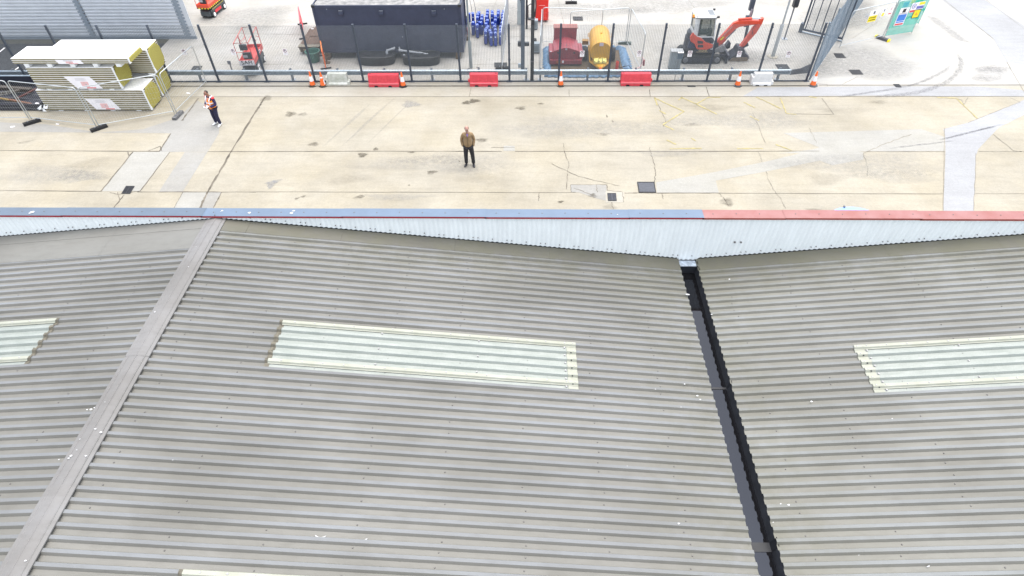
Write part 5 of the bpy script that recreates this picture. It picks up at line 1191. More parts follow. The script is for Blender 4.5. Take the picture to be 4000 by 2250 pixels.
q = MB(); q.bb(-.10,.10,-1.092,-1.083,ZB+.34,ZB+.50); q.build('data_plate', mat('lilac_plate',(.58,.50,.56),.5), bw); q = MB(); q.cyl((.02,.0,ZB+RB-.01),(.02,.0,ZB+RB+.04),.06,n=12); q.build('filler', M_bowser, bw); 
for s_ in (-1,1):
    q = MB(); q.cyl((s_*.62,.0,.32),(s_*.84,.0,.32),.32,n=22); wo = q.build('wheel', M_rubber, bw, smooth=40); q = MB(); q.cyl((s_*.84,.0,.32),(s_*.85,.0,.32),.16,n=14); q.build('rim', M_steel, wo)
    q = MB(); q.tube([(s_*.52,1.0,.30),(s_*.50,-.95,.30),(0,-1.75,.30)],.05,6); q.build('chassis_rail', M_bowser, bw)
    q = MB(); q.tube([(s_*.56,.6,ZB+.1),(s_*.62,.6,ZB+.12),(s_*.62,.6,ZB+.3)],.02,6); q.build('bracket', M_bowser, bw)
q = MB(); q.bb(-.88,-.55,1.0,1.3,.35,.55); q.build('tool_box', mat('ochre_box',(.30,.16,.03),.6), bw)
q = MB(); q.cyl((0,-1.8,.1),(0,-1.8,.42),.04,n=10); q.cyl((0,-1.95,.30),(0,-1.7,.30),.06,n=10); q.build('hitch', M_orange, bw)
q = MB(); q.add([(-.44,-.95,.42),(.44,-.95,.42),(.10,-1.68,.36),(-.10,-1.68,.36),(-.44,-.95,.30),(.44,-.95,.30),(.10,-1.68,.26),(-.10,-1.68,.26)], [(0,1,2,3),(7,6,5,4),(0,4,5,1),(1,5,6,2),(2,6,7,3),(3,7,4,0)]); q.build('drawbar_plate', M_bowser, bw)
sk_ = MB(); gx, gy = 10, 6; vs = []
for j in range(gy+1):
    for i in range(gx+1):
        u, v = i/gx*2-1, j/gy*2-1; vs.append((u*.32,v*.17,.10+.10*(1-u*u*.6)*(1-v*v)+.05*math.sin(u*9)*math.cos(v*4)+rnd.uniform(-.012,.012)-.05*(abs(u) < .15)))
sk_.add(vs, [(j*(gx+1)+i,j*(gx+1)+i+1,(j+1)*(gx+1)+i+1,(j+1)*(gx+1)+i) for j in range(gy) for i in range(gx)])
sk_.add([(u*.32,v*.17,0) for u,v in ((-1,-1),(1,-1),(1,1),(-1,1))]+[(u*.32,v*.17,.08) for u,v in ((-1,-1),(1,-1),(1,1),(-1,1))], [(0,1,5,4),(1,2,6,5),(2,3,7,6),(3,0,4,7)])
sc_ = thing('yellow_sack', 'pale yellow tied sack lying on the bowser drawbar', 'sack', (3.81,30.19,.42), .05); sk_.build('sack', M_bagyel, sc_, smooth=60, fixn=False)
q = MB(); q.tube([(-.12,-.19,.02),(-.12,-.17,.13),(-.1,0,.20),(-.1,.17,.1)],.012,5); q.tube([(.12,-.19,.02),(.12,-.17,.13),(.11,0,.2),(.1,.17,.1)],.012,5); q.build('strap', M_tdark, sc_)
ext = thing('fire_extinguisher', 'small red fire extinguisher standing right of the bowser', 'fire extinguisher', (4.72,30.15,.03)); q = MB(); q.lathe([(.075,0),(.08,.02),(.08,.40),(.05,.47),(.02,.49)],16); q.build('cylinder', M_redp, ext, smooth=40); q = MB(); q.bb(-.02,.02,-.06,.04,.49,.53); q.tube([(0,-.03,.5),(.1,-.03,.42),(.11,-.02,.15)],.014,6); q.build('valve_hose', M_black, ext)
q = MB(); q.tube([(4.75,30.6,.06),(4.95,30.3,.06),(5.05,30.12,.2),(5.3,29.95,.34),(5.55,29.8,.04),(5.9,29.7,.03)],.018,6); tag(q.build('cable', M_rubber, smooth=60), 'thin black cable over the right wall of the blue tarp tray', 'cable')
o = thing('hazard_tape_bundle', 'twist of red and white tape hanging at the front right corner of the pen', 'tape', (5.92,29.92,.3)); q = MB(); q.tube([(0,0,.5),(.06,-.02,.35),(.02,-.03,.15),(-.1,-.1,.0),(-.35,-.2,-.05),(-.75,-.35,-.1)],.022,5); q.build('tape', M_inkpink, o); q = MB(); q.tube([(.1,0,.35),(.12,0,.05)],.05,6); q.build('red_flap', M_maroon, o)

# ------------------------------------------------------------------ mini excavator
EX = thing('mini_excavator', 'orange and black mini excavator with white cab roof and folded boom behind the fence', 'excavator', (9.2, 31.55, 0))
M_exblk = mat('excavator_black', (.022,.024,.038), .5, var=.2)
M_track = mat('track_rubber', (.026,.028,.030), .8, var=.3, scale=9)
M_exwhite = mat('cab_white', (.66,.67,.66), .4, var=.04)
M_pane = bpy.data.materials.new('clear_pane'); M_pane.use_nodes = True
_p = M_pane.node_tree.nodes['Principled BSDF']; _p.inputs['Base Color'].default_value = (.03,.06,.05,1); _p.inputs['Roughness'].default_value = .06; _p.inputs['Alpha'].default_value = .6
for s_ in (-1, 1):
    yc = s_*.56; prof = []
    for k in range(9): t = math.pi/2+math.pi*k/8; prof.append((-.82+.20*math.cos(t), .21+.21*math.sin(t)))
    for k in range(9): t = -math.pi/2+math.pi*k/8; prof.append((.83+.20*math.cos(t), .21+.21*math.sin(t)))
    q = MB(); q.py_(prof, yc-.15, yc+.15)
    n = len(prof)
    for i in range(n):          # tread bars round the loop
        (x0,z0),(x1,z1) = prof[i], prof[(i+1)%n]; L_ = math.hypot(x1-x0, z1-z0); m = max(1, int(L_/.085))
        for j in range(m):
            t = (j+.5)/m; x, z = x0+(x1-x0)*t, z0+(z1-z0)*t; nx, nz = (z1-z0)/L_, -(x1-x0)/L_
            q.box((x+nx*.0, yc, z+nz*.0), (.045,.29,.04), ry=-math.atan2(z1-z0, x1-x0))
    tr = q.build('track', M_track, EX)
    f = MB(); f.py_([(-.80,.10),(.80,.10),(.86,.21),(.80,.31),(-.80,.31),(-.86,.21)], yc+s_*.152, yc+s_*.165); f.build('track_frame', M_exblk, tr)
    for x in (-.82,.83): w_ = MB(); w_.cyl((x,yc+s_*.15,.21),(x,yc+s_*.175,.21),.145,.12,16); w_.build('sprocket', M_steel, tr)
    for x in (-.42,-.05,.32): w_ = MB(); w_.cyl((x,yc+s_*.15,.13),(x,yc+s_*.18,.13),.075,n=12); w_.build('roller', M_track, tr)
q = MB(); q.cyl((0,0,.36),(0,0,.54),.42,n=24); q.bb(-.55,.6,-.42,.42,.22,.40); q.build('undercarriage', M_exblk, EX)
q = MB(); outl = [(.55,-.60),(.62,-.45),(.62,.45),(.55,.60),(-.35,.62),(-.68,.50),(-.86,.22),(-.90,0),(-.86,-.22),(-.68,-.50),(-.35,-.62)]
q.pz_(outl, .54, .80); q.build('revolving_deck', M_exblk, EX, bevel=.02)
q = MB(); q.pz_([(-.30,.62),(-.66,.51),(-.85,.22),(-.89,0),(-.85,-.22),(-.66,-.51),(-.42,-.60),(-.30,-.55)], .80, 1.20); q.build('counterweight', M_exblk, EX, bevel=.05, segs=3)
q = MB(); q.pz_([(-.25,.60),(-.62,.48),(-.80,.20),(-.83,0),(-.80,-.20),(-.62,-.48),(-.25,-.58)], 1.20, 1.45); q.build('rear_hood', mat('hood_dark',(.03,.034,.045),.5), EX, bevel=.05, segs=3)
q = MB(); q.py_([(-.70,1.62),(-.80,1.40),(-.74,1.18),(-.50,1.04),(-.40,.86),(-.30,.76),(.18,.74),(.46,.86),(.46,1.0),(.05,1.12),(-.22,1.34),(-.46,1.42)], -.675, -.54); q.build('side_panel', M_orange2, EX, bevel=.02)
for z in (.92,1.12): q = MB(); q.py_([(-.30-.3*(z-.92),z-.05),(-.02-.3*(z-.92),z-.05),(-.06-.3*(z-.92),z+.08),(-.34-.3*(z-.92),z+.10)], -.682, -.67); q.build('side_vent', M_black, EX)
q = MB(); q.py_([(-.20,1.36),(.06,1.15),(.46,1.03),(.48,1.24),(.30,1.38)], -.64, -.50); q.build('dark_shoulder', M_exblk, EX, bevel=.03)
q = MB(); q.py_([(-.80,.80),(-.40,.80),(-.52,1.03),(-.76,1.16)], -.60, -.45); q.build('rear_skirt', mat('skirt_navy',(.02,.03,.075),.5), EX, bevel=.02)
nb = MB().bb(-.42,.35,-.626,-.618,.58,.75).build('name_plate', M_exblk, EX); M_gold = mat('gold_letter', (.55,.42,.20), .5); lettering('GGHE', .14, M_gold, nb, (-.0,-.630,.685), (R(90),0,0), .001); MB().bb(-.33,.28,-.631,-.627,.595,.615).build('small_print', M_gold, nb)
q = MB(); q.bb(.38,.52,-.628,-.618,.745,.775); q.build('white_decal', M_paper, EX)
# cab: pillars, panes, seat
ya, yb = -.60, .32
q = MB()
for y in (ya, yb):
    q.bar((-.58,y,1.36),(-.64,y,2.34),.09,.10); q.bar((.46,y,1.05),(.31,y,2.34),.06,.06)
    q.bar((-.60,y,1.40),(.44,y,1.36),.05,.09); q.bar((-.64,y,2.31),(.31,y,2.31),.06,.06)
q.bb(-.64,-.58,ya,yb,1.3,1.62); q.bar((.46,ya,1.08),(.46,yb,1.08),.06); q.bb(-.60,-.40,ya+.02,ya+.05,1.42,2.3); q.py_([(.36,1.0),(.50,1.0),(.44,1.46),(.36,1.40)], ya-.01, ya+.05)
q.build('cab_frame', M_exwhite, EX, bevel=.012)
for y, nm in ((ya,'side_window'),(yb,'side_window')):
    q = MB(); q.add([(-.40,y,1.43),(.40,y,1.40),(.29,y,2.28),(-.42,y,2.28)], [(0,1,2,3)]); pn = q.build(nm, M_pane, EX)
    q = MB()
    for a_, b_ in (((-.40,y,1.43),(.40,y,1.40)),((.40,y,1.40),(.29,y,2.28)),((.29,y,2.28),(-.42,y,2.28)),((-.42,y,2.28),(-.40,y,1.43))): q.bar(a_, b_, .035)
    if y == yb: q.bar((-.08,y,1.42),(-.09,y,2.28),.03)
    q.build('window_seal', M_black, pn)
q = MB(); q.add([(-.615,ya+.06,1.62),(-.615,yb-.06,1.62),(-.645,yb-.06,2.28),(-.645,ya+.06,2.28)], [(0,1,2,3)]); q.build('rear_window', M_pane, EX); q = MB(); q.add([(.45,ya+.04,1.12),(.45,yb-.04,1.12),(.315,yb-.04,2.28),(.315,ya+.04,2.28)], [(0,1,2,3)]); q.build('front_window', M_pane, EX)
q = MB(); q.px_([(-.06,1.05),(.20,1.05)]+[(.20,1.30),(-.06,1.30)], 0, .01) if False else None
q = MB(); q.bb(-.30,.12,-.36,.10,1.38,1.52); q.py_([(-.36,1.48),(-.24,1.48),(-.30,2.02),(-.40,2.0)], -.34, .08); q.bb(-.35,-.27,-.22,-.04,2.02,2.18); q.bb(-.35,.2,-.52,-.40,1.5,1.62); q.build('seat', M_seat, EX, bevel=.02); q = MB(); q.bb(-.55,.44,ya+.05,yb-.05,1.0,1.05); q.bb(.2,.36,-.3,.0,1.2,1.62); q.build('console', M_black, EX)
rfb = MB(); rfb.add([(-.74,ya-.10,2.35),(.36,ya-.10,2.35),(.36,yb+.08,2.35),(-.74,yb+.08,2.35),(-.66,ya-.02,2.46),(.30,ya-.02,2.46),(.30,yb,2.46),(-.66,yb,2.46)], [(3,2,1,0),(4,5,6,7),(0,1,5,4),(1,2,6,5),(2,3,7,6),(3,0,4,7)]); rfo = rfb.build('cab_roof', mat('roof_white',(.56,.56,.55),.45,var=.03), EX, bevel=.03, segs=3)
q = MB(); q.bb(-.02,.27,ya+.06,yb-.18,2.461,2.466); q.build('roof_hatch', mat('hatch_grey',(.14,.15,.16),.4), rfo); q = MB(); q.bb(-.70,.34,ya-.105,yb+.085,2.33,2.352); q.build('roof_gasket', M_black, rfo)
q = MB(); q.cyl((-.80,ya+.10,2.30),(-.80,ya+.10,2.34),.06,n=12); q.bar((-.80,ya+.10,2.30),(-.64,ya+.10,2.30),.03); q.build('beacon_bracket', M_black, EX); q = MB(); q.cyl((-.80,ya+.10,2.34),(-.80,ya+.10,2.47),.06,.055,12); q.build('beacon', M_amber, EX, smooth=40)
for y in (ya-.05, yb+.02): q = MB(); q.cyl((.36,y,2.40),(.46,y,2.40),.055,n=12); q.bar((.28,y,2.38),(.38,y,2.38),.04); q.build('work_lamp', M_black, EX)
q = MB(); q.tube([(-.60,ya-.02,2.34),(-.64,ya-.05,2.42),(-.70,ya-.05,2.36)],.018,6); q.build('grab_handle', M_black, EX)
# boom, dipper, rams, bucket, blade
q = MB(); q.py_([(.55,.50),(.82,.46),(.95,.62),(.90,.86),(.60,.80)], -.12, .22); q.build('swing_bracket', M_exblk, EX, bevel=.015)
B = [(.78,.62),(.92,.60),(1.24,1.10),(1.62,1.55),(1.80,1.66),(2.12,1.72),(2.50,1.76),(2.86,1.88),(2.84,1.96),(2.40,1.98),(1.72,1.97),(1.46,1.86),(1.10,1.34),(.74,.82)]
q = MB(); q.py_(B, -.05, .13); bm_ = q.build('boom', M_orange2, EX, bevel=.012)
q = MB(); q.py_([(.92,.98),(1.02,.98),(1.14,1.16),(1.04,1.16)], -.056, -.05); q.build('decal', M_inkyel, bm_); q = MB(); q.py_([(1.0,1.16),(1.06,1.16),(1.44,1.68),(1.38,1.70)], -.056, -.05); q.build('pale_strip', mat('strip_rose',(.55,.25,.22),.5), bm_)
q = MB(); q.cyl((.92,.04,.50),(1.28,.04,1.0),.055,n=12); rm = q.build('boom_ram', M_orange2, EX, smooth=40); q = MB(); q.cyl((1.28,.04,1.0),(1.66,.04,1.50),.032,n=10); q.build('rod', M_steel, rm, smooth=40)
q = MB(); q.cyl((1.66,.04,2.02),(2.34,.04,2.06),.055,n=12); rm = q.build('dipper_ram', M_orange2, EX, smooth=40); q = MB(); q.cyl((2.34,.04,2.06),(2.82,.04,2.04),.03,n=10); q.build('rod', M_galv, rm, smooth=40)
q = MB(); q.py_([(2.78,2.06),(2.92,2.10),(2.90,1.84),(2.74,1.36),(2.22,.52),(2.10,.46),(2.04,.56),(2.36,1.20),(2.50,1.58),(2.66,1.80)], -.07, .15); q.build('dipper', M_orange2, EX, bevel=.012)
q = MB(); q.cyl((2.74,.04,1.62),(2.60,.04,1.18),.045,n=12); rm = q.build('bucket_ram', M_orange2, EX, smooth=40); q = MB(); q.cyl((2.60,.04,1.18),(2.40,.04,.80),.026,n=10); q.build('rod', M_steel, rm, smooth=40)
q = MB(); q.py_([(2.16,.56),(2.38,.84),(2.46,.82),(2.50,.74),(2.30,.60),(2.2,.5)], -.02, .10); q.py_([(2.20,.62),(2.28,.56),(2.52,.70),(2.46,.78)], -.08, -.04); q.build('bucket_link', M_exblk, EX)
q = MB(); bp = [(1.95,.66),(2.24,.62),(2.30,.44),(2.52,.30),(2.60,.16),(2.50,.04),(2.30,.0),(1.62,.0),(1.54,.06),(1.66,.22),(1.86,.42)]
q.py_(bp, -.42, .34); q.build('bucket', M_exblk, EX, bevel=.015); q = MB(); q.py_([(1.54,.03),(1.66,-.0),(2.52,.02),(2.56,.14),(2.44,.24),(1.70,.20)], -.432, -.40); q.build('bucket_mud', mat('dried_mud',(.17,.13,.09),.9,var=.3,scale=9), EX)
for k in range(4): q = MB(); q.bb(1.46,1.60,-.40+k*.21,-.33+k*.21,.0,.05); q.build('bucket_tooth', M_steel, EX)
q = MB(); q.cyl((2.06,-.09,.60),(2.06,-.05,.60),.07,n=12); q.build('pin_cap', M_galvd, EX)
q = MB()
pf = [(1.28,.05),(1.40,.02),(1.36,.20),(1.38,.40),(1.44,.46),(1.33,.46),(1.28,.30)]
q.py_(pf, -.72, .72); q.build('dozer_blade', M_exblk, EX, bevel=.01)
for y in (-.3,.3): q = MB(); q.bar((.5,y,.28),(1.30,y,.26),.10,.12); q.build('blade_arm', M_exblk, EX)
q = MB(); q.py_([(1.46,.40),(1.62,.70),(1.72,.62),(1.74,.34),(1.60,.28)], .42, .72); q.build('spare_bucket_lip', M_exblk, EX, bevel=.02); q = MB(); q.py_([(.70,.52),(1.16,.80),(1.32,.62),(1.26,.40),(.8,.36)], -.20, .30); q.build('hose_guard', mat('silver_guard',(.30,.30,.31),.4,.4,var=.3), EX, bevel=.03)
q = MB(); q.tube([(.78,-.1,.9),(.70,-.16,1.05),(.66,-.1,.9),(.80,-.12,.7)],.03,6); q.tube([(2.52,-.09,1.74),(2.46,-.12,1.5),(2.56,-.1,1.3)],.014,5); q.build('hose', M_black, EX, smooth=50)

# ------------------------------------------------------------------ people
def skinned(name, nodes, edges, m, parent, levels=2, smooth=True):
    me = bpy.data.meshes.new(name); me.from_pydata([n[0] for n in nodes], edges, []); o = bpy.data.objects.new(name, me); COL.objects.link(o)
    sm = o.modifiers.new('skin', 'SKIN'); sm.use_smooth_shade = True
    for i, n in enumerate(nodes): r = n[1]; me.skin_vertices[0].data[i].radius = (r, r) if not isinstance(r, tuple) else r
    me.skin_vertices[0].data[0].use_root = True
    ss = o.modifiers.new('sub', 'SUBSURF'); ss.levels = levels; ss.render_levels = levels
    bpy.context.view_layer.update()
    ev = o.evaluated_get(bpy.context.evaluated_depsgraph_get()); nm = bpy.data.meshes.new_from_object(ev)
    bpy.data.objects.remove(o); nm.materials.clear(); nm.materials.append(m); nm.name = name
    nm.polygons.foreach_set('use_smooth', [True]*len(nm.polygons)); nm.update()
    r = bpy.data.objects.new(name, nm); COL.objects.link(r); r.parent = parent; return r
def chain(nodes, edges, start, pts):
    i = start
    for p in pts: nodes.append(p); edges.append((i, len(nodes)-1)); i = len(nodes)-1
    return i
def person(label, loc, rz, sc, skin, arms, feet, headp, heady, jacket, jm, trouser, shoe, hands=True, belly=0, jacket_len=.86):
    o = thing('person', label, 'person', loc, rz); o.scale = (sc,)*3
    N = [((0,0,.96),(.13,.105))]; E_ = []
    chest = chain(N, E_, 0, [((0,-.01-belly*.4,1.10),(.135+belly*.3,.11+belly)),((0,0,1.28),(.15,.11)),((0,.015,1.40),(.095,.07))])
    neck = chain(N, E_, chest, [((0,heady*.3,1.50),.055),((0,heady*.7,1.57),.058)])
    hx, hy, hz = headp
    hd = chain(N, E_, neck, [((hx,hy-.015,hz-.045),(.066,.082)),((hx,hy,hz+.02),(.076,.094)),((hx,hy+.008,hz+.085),(.066,.083)),((hx,hy+.01,hz+.13),(.035,.045))])
    chain(N, E_, hd-3, [((hx,hy-.105,hz-.01),.014),((hx,hy-.118,hz-.03),.016)])      # nose
    for s_, arm in zip((-1,1), arms):
        el, wr, fd = arm
        a = chain(N, E_, chest, [((s_*.15,.012,1.39),.055),((s_*.195,.015,1.34),.054),(el,.047),(wr,.032)])
        d = Vector(fd).normalized(); w_ = Vector(wr); side = d.cross(Vector((0,0,1))).normalized(); pl = chain(N, E_, a, [(tuple(w_+d*.06),(.038,.018))])
        if hands:
            for k in range(4):
                o_ = side*((k-1.5)*.021); l = (.075,.088,.083,.065)[k]; dn = Vector((0,0,-1))
                chain(N, E_, pl, [(tuple(w_+d*.095+o_),.0095),(tuple(w_+d*(.095+l*.5)+o_+dn*.006),.0085),(tuple(w_+d*(.095+l*.8)+o_+dn*.028),.0075)])
            chain(N, E_, a, [(tuple(w_+d*.045-side*s_*-.038+Vector((0,0,.01))),.011),(tuple(w_+d*.085-side*s_*-.045+Vector((0,0,.018))),.009)])
    for s_, (kn, an, toe) in zip((-1,1), feet):
        chain(N, E_, 0, [((s_*.095,0,.88),.088),(kn,.056),(an,.038),(tuple(Vector(an)+Vector((0,-.01,-.05))),.030),(toe,.018)])
    body = skinned('body', N, E_, skin, o)
    # clothes
    N = [((0,0,.97),(.165,.135))]; E_ = []
    for s_, (kn, an, toe) in zip((-1,1), feet):
        chain(N, E_, 0, [((s_*.095,0,.88),.122),(tuple(Vector(((s_*.09)*.4+kn[0]*.6,kn[1]*.6,.68))),.104),(kn,.090),(tuple((Vector(kn)+Vector(an))*.5),.080),(tuple(Vector(an)+Vector((0,.0,-.02))),.076)])
    skinned('trousers', N, E_, trouser, o)
    for s_, (kn, an, toe) in zip((-1,1), feet):
        d = (Vector(toe)-Vector(an)); d.z = 0; d.normalize(); c = Vector((an[0],an[1],0)); M = Matrix.Translation(c)@Matrix.Rotation(math.atan2(d.y,d.x)+math.pi/2,4,'Z')
        q = MB(); prof = [(-.07,.036,.085),(-.03,.046,.10),(.04,.044,.085),(.11,.052,.062),(.17,.046,.048),(.205,.025,.03)]; vs = []; n = 10
        for y, w_, h_ in prof:
            for k in range(n): t = 2*math.pi*k/n; z = math.sin(t); vs.append((w_*math.cos(t), -y, max(0, h_*.5+h_*.5*z)))
        q.add(vs, [(j*n+k,j*n+(k+1)%n,(j+1)*n+(k+1)%n,(j+1)*n+k) for j in range(len(prof)-1) for k in range(n)]+[tuple(range(n)),tuple((len(prof)-1)*n+k for k in range(n))[::-1]])
        q.xf(M); q.build('shoe', shoe, o, smooth=70)
    N = [((0,-.005-belly*.3,jacket_len+.06),(.175+belly*.6,.145+belly))]; E_ = []
    ch = chain(N, E_, 0, [((0,-.02-belly*.5,1.10),(.178+belly*.5,.15+belly)),((0,-.005,1.28),(.185,.145)),((0,.012,1.415),(.15,.115)),((0,.015,1.475),(.085,.08))])
    c3 = 3
    for s_, arm in zip((-1,1), arms):
        el, wr, fd = arm
        chain(N, E_, c3, [((s_*.15,.012,1.405),.085),((s_*.20,.015,1.335),.076),(tuple((Vector((s_*.205,.015,1.33))+Vector(el))*.5),.069),(el,.065),(tuple((Vector(el)+Vector(wr))*.5),.062),(tuple(Vector(wr)+(Vector(el)-Vector(wr)).normalized()*(.03 if hands else -.035)),.055)])
    skinned(jacket, N, E_, jm, o)
    return o, (hx, hy, hz)
def head_bits(o, h, hair, bald, beard=None, mous=None):
    hx, hy, hz = h; q = MB()
    vs = []; n, m = 16, 8
    for j in range(m+1):
        ph = (math.pi*.62)*j/m
        for k in range(n):
            t = 2*math.pi*k/n; cut = .32 if math.sin(t) < -.2 else 1
            p = ph*(cut if not bald else 1)
            vs.append((hx+.082*math.sin(p)*math.cos(t), hy+.008+.104*math.sin(p)*math.sin(t), hz+.035+.108*math.cos(p)))
    fs = [(j*n+k,j*n+(k+1)%n,(j+1)*n+(k+1)%n,(j+1)*n+k) for j in range(m) for k in range(n)]
    if bald: fs = [f for f in fs if vs[f[0]][1] > hy-.02 and vs[f[0]][2] < hz+.095]
    q.add(vs, fs); q.build('hair', hair, o, smooth=70, fixn=False)
    for s_ in (-1,1):
        q = MB(); q.ell((hx+s_*.030,hy-.084,hz+.025),(.011,.008,.007),8,6); q.build('eye', M_ink, o); q = MB(); q.bb(hx+s_*.030-.018,hx+s_*.030+.018,hy-.098,hy-.086,hz+.042,hz+.050); q.build('eyebrow', hair, o)
        q = MB(); q.ell((hx+s_*.080,hy+.012,hz+.01),(.012,.022,.032),8,6); q.build('ear', M_skin if bald else M_skin2, o, smooth=60)
    q = MB(); q.bb(hx-.024,hx+.024,hy-.098,hy-.088,hz-.062,hz-.055); q.build('mouth', mat('lips',(.28,.10,.09),.5), o)
    if mous: q = MB(); q.tube([(hx-.035,hy-.090,hz-.052),(hx,hy-.102,hz-.043),(hx+.035,hy-.090,hz-.052)],.009,6); q.build('moustache', mous, o, smooth=60); q = MB(); q.ell((hx,hy-.078,hz-.088),(.034,.024,.02),8,6); q.build('chin_beard', mous, o, smooth=60)
pm_ = at(1834,645)
man, h = person('person in a brown jacket standing with hands in pockets on the open concrete', (pm_.x,pm_.y,.013), R(4), 1.035, M_skin,
    [((-.248,.05,1.13),(-.205,-.045,.93),(.9,.45,-.9)),((.248,.05,1.13),(.205,-.045,.92),(-.9,.45,-.9))],
    [((-.115,-.02,.49),(-.12,.03,.085),(-.17,-.12,.03)),((.15,-.03,.49),(.175,-.02,.085),(.19,-.14,.03))],
    (-.01,-.035,1.655), -.03, 'jacket', M_jacket, M_trousd, M_shoeb, belly=.03, jacket_len=.79, hands=False)
head_bits(man, h, M_hairg, True, mous=M_hairg)
q = MB(); q.add([(-.10,-.075,1.50),(-.02,-.135,1.43),(-.06,-.15,1.38),(-.14,-.10,1.43),(.10,-.075,1.50),(.02,-.135,1.43),(.06,-.15,1.38),(.14,-.10,1.43)], [(0,1,2,3),(5,4,7,6)]); q.build('collar', mat('collar_cloth',(.24,.17,.095),.9), man, fixn=False)
q = MB(); q.add([(-.045,-.11,1.49),(.045,-.11,1.49),(0,-.158,1.375)], [(0,1,2)]); q.build('shirt', M_shirt, man, fixn=False)
q = MB(); q.bb(-.005,.005,-.195,-.16,.98,1.37); q.build('zip', mat('zip_dark',(.08,.055,.03),.7), man)
ph_ = at(853,487)
hv, h = person('person in an orange hi-vis vest and white shoes looking down at a paper', (ph_.x,ph_.y,.013), R(-24), .985, M_skin2,
    [((-.27,.0,1.13),(-.13,-.25,1.08),(.75,-.6,.0)),((.28,.0,1.13),(.12,-.25,1.06),(-.75,-.6,.0))],
    [((-.11,-.03,.49),(-.115,.02,.085),(-.15,-.12,.03)),((.11,-.03,.49),(.125,.03,.085),(.15,-.12,.03))],
    (-.02,-.085,1.64), -.07, 'sweater', mat('navy_sweater',(.028,.022,.075),.9,var=.2,scale=9), M_trousn, M_shoew)
head_bits(hv, h, M_hair, False); hv.rotation_euler = (0, R(5), R(-24))
N = [((0,.0,.80),(.205,.175))]; E_ = []; chain(N, E_, 0, [((0,-.005,.95),(.203,.172)),((0,-.015,1.10),(.200,.172)),((0,-.003,1.28),(.206,.168)),((0,.012,1.40),(.185,.138)),((0,.012,1.455),(.11,.10))])
vest = skinned('hi_vis_vest', N, E_, M_hivis, hv)
def ringband(z, h_, rx, ry, m, nm, t0=0, t1=2*math.pi, cy=-.01):
    q = MB(); n = 28; q.add([(rx*math.cos(t0+(t1-t0)*k/n),cy+ry*math.sin(t0+(t1-t0)*k/n),z+dz) for dz in (0,h_) for k in range(n+1)], [(k,k+1,n+2+k,n+1+k) for k in range(n)]); q.build(nm, m, vest, smooth=60, fixn=False)
ringband(1.03,.05,.206,.178,M_reflect,'tape_band'); ringband(1.19,.05,.208,.178,M_reflect,'tape_band')
for s_ in (-1,1):
    q = MB(); q.add([(s_*.075,-.172,1.10),(s_*.125,-.166,1.10),(s_*.125,-.160,1.34),(s_*.075,-.164,1.34),(s_*.15,-.07,1.475),(s_*.10,-.06,1.495),(s_*.15,.06,1.475),(s_*.10,.06,1.495)], [(0,1,2,3),(3,2,4,5),(5,4,6,7)]); q.build('shoulder_tape', M_reflect, vest, fixn=False)
    q = MB(); q.ell((s_*.195,.012,1.43),(.055,.075,.05),12,8); q.build('shoulder_edge', M_hivred, vest, smooth=60)
q = MB(); q.add([(-.05,-.135,1.46),(.05,-.135,1.46),(0,-.178,1.30)], [(0,1,2)]); q.build('shirt_front', mat('pink_shirt',(.62,.40,.45),.8), vest, fixn=False)
cpb = thing('clipboard', 'white paper sheets on a clipboard held by the hi-vis person', 'clipboard'); cpb.matrix_world = Matrix.Translation(Vector((ph_.x+.09,ph_.y,-.01))+Matrix.Rotation(R(-24),3,'Z')@Vector((-.02,-.325,1.075)))@Matrix.Rotation(R(-24),4,'Z')@Matrix.Rotation(R(14),4,'X')
q = MB(); q.bb(-.12,.12,-.085,.085,-.004,.004); q.build('board', M_black, cpb); q = MB(); q.bb(-.11,.11,-.075,.075,.0045,.008); q.build('paper', M_paper, cpb)

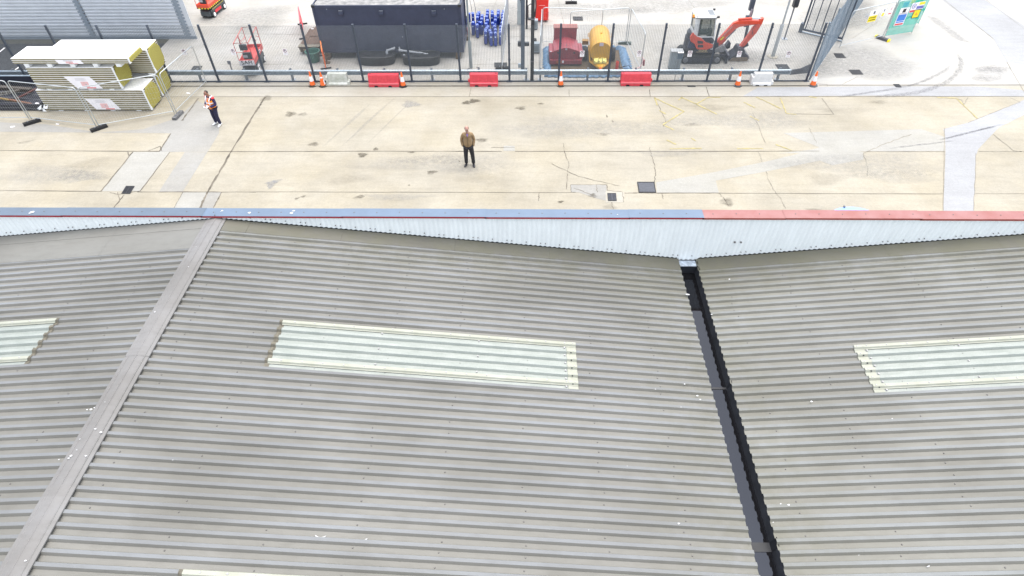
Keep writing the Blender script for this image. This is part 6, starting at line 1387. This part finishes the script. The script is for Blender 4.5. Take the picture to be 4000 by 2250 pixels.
# ------------------------------------------------------------------ small litter and the parasol beyond the wall
def scrap(x, y, w_, h_, rz, label):
    o = MB(); o.add([(-w_,-h_,.004),(w_,-h_,.012),(w_*.9,h_,.004),(-w_*.95,h_*.8,.015),(-w_,-h_,0),(w_,-h_,.004),(w_*.9,h_,0),(-w_*.95,h_*.8,.008)], [(0,1,2,3),(7,6,5,4),(0,4,5,1),(1,5,6,2),(2,6,7,3),(3,7,4,0)])
    q = o.build('paper_scrap', M_paper, None, loc=at(x,y,.014)); q.rotation_euler = (0,0,rz); tag(q, label, 'litter', 'white paper scraps on the concrete')
scrap(736,364,.11,.04,-.35,'white paper strip on the concrete above the hi-vis person'); scrap(50,495,.09,.05,.2,'white paper scrap near the left edge in front of the temporary fence'); scrap(974,326,.06,.03,.1,'small white scrap on the kerb left of the first cone pair'); scrap(225,485,.08,.03,-.2,'white scrap under the temporary panel joint at the left'); scrap(1172,326,.05,.03,.3,'tiny white scrap on the kerb beside the leftmost cone')
pz = thing('blue_parasol', 'pale blue canopy whose rim just shows above the red coping', 'parasol', (10.55,14.75,0))
q = MB(); n = 32; pr = [(0,2.50),(.35,2.44),(.72,2.34),(1.02,2.22)]; vs = [(r_*math.cos(2*math.pi*k/n),r_*math.sin(2*math.pi*k/n),z) for r_, z in pr[1:] for k in range(n)]+[(0,0,2.5)]
q.add(vs, [(j*n+k,(j+1)*n+k,(j+1)*n+(k+1)%n,j*n+(k+1)%n) for j in range(2) for k in range(n)]+[(3*n,k,(k+1)%n) for k in range(n)]); q.add([(v[0],v[1],v[2]-.02) for v in vs[2*n:3*n]]+[vs[2*n+k] for k in range(n)], [(k,(k+1)%n,n+(k+1)%n,n+k) for k in range(n)]); q.build('canopy', M_canopy, pz, smooth=50, fixn=False)
q = MB(); q.cyl((0,0,.05),(0,0,2.48),.022,n=10); q.cyl((0,0,0),(0,0,.06),.22,n=16); q.build('pole', M_steel, pz); q = MB(); q.bb(-.22,-.19,.92,1.0,2.23,2.30); q.build('rib_tip', M_steel, pz)
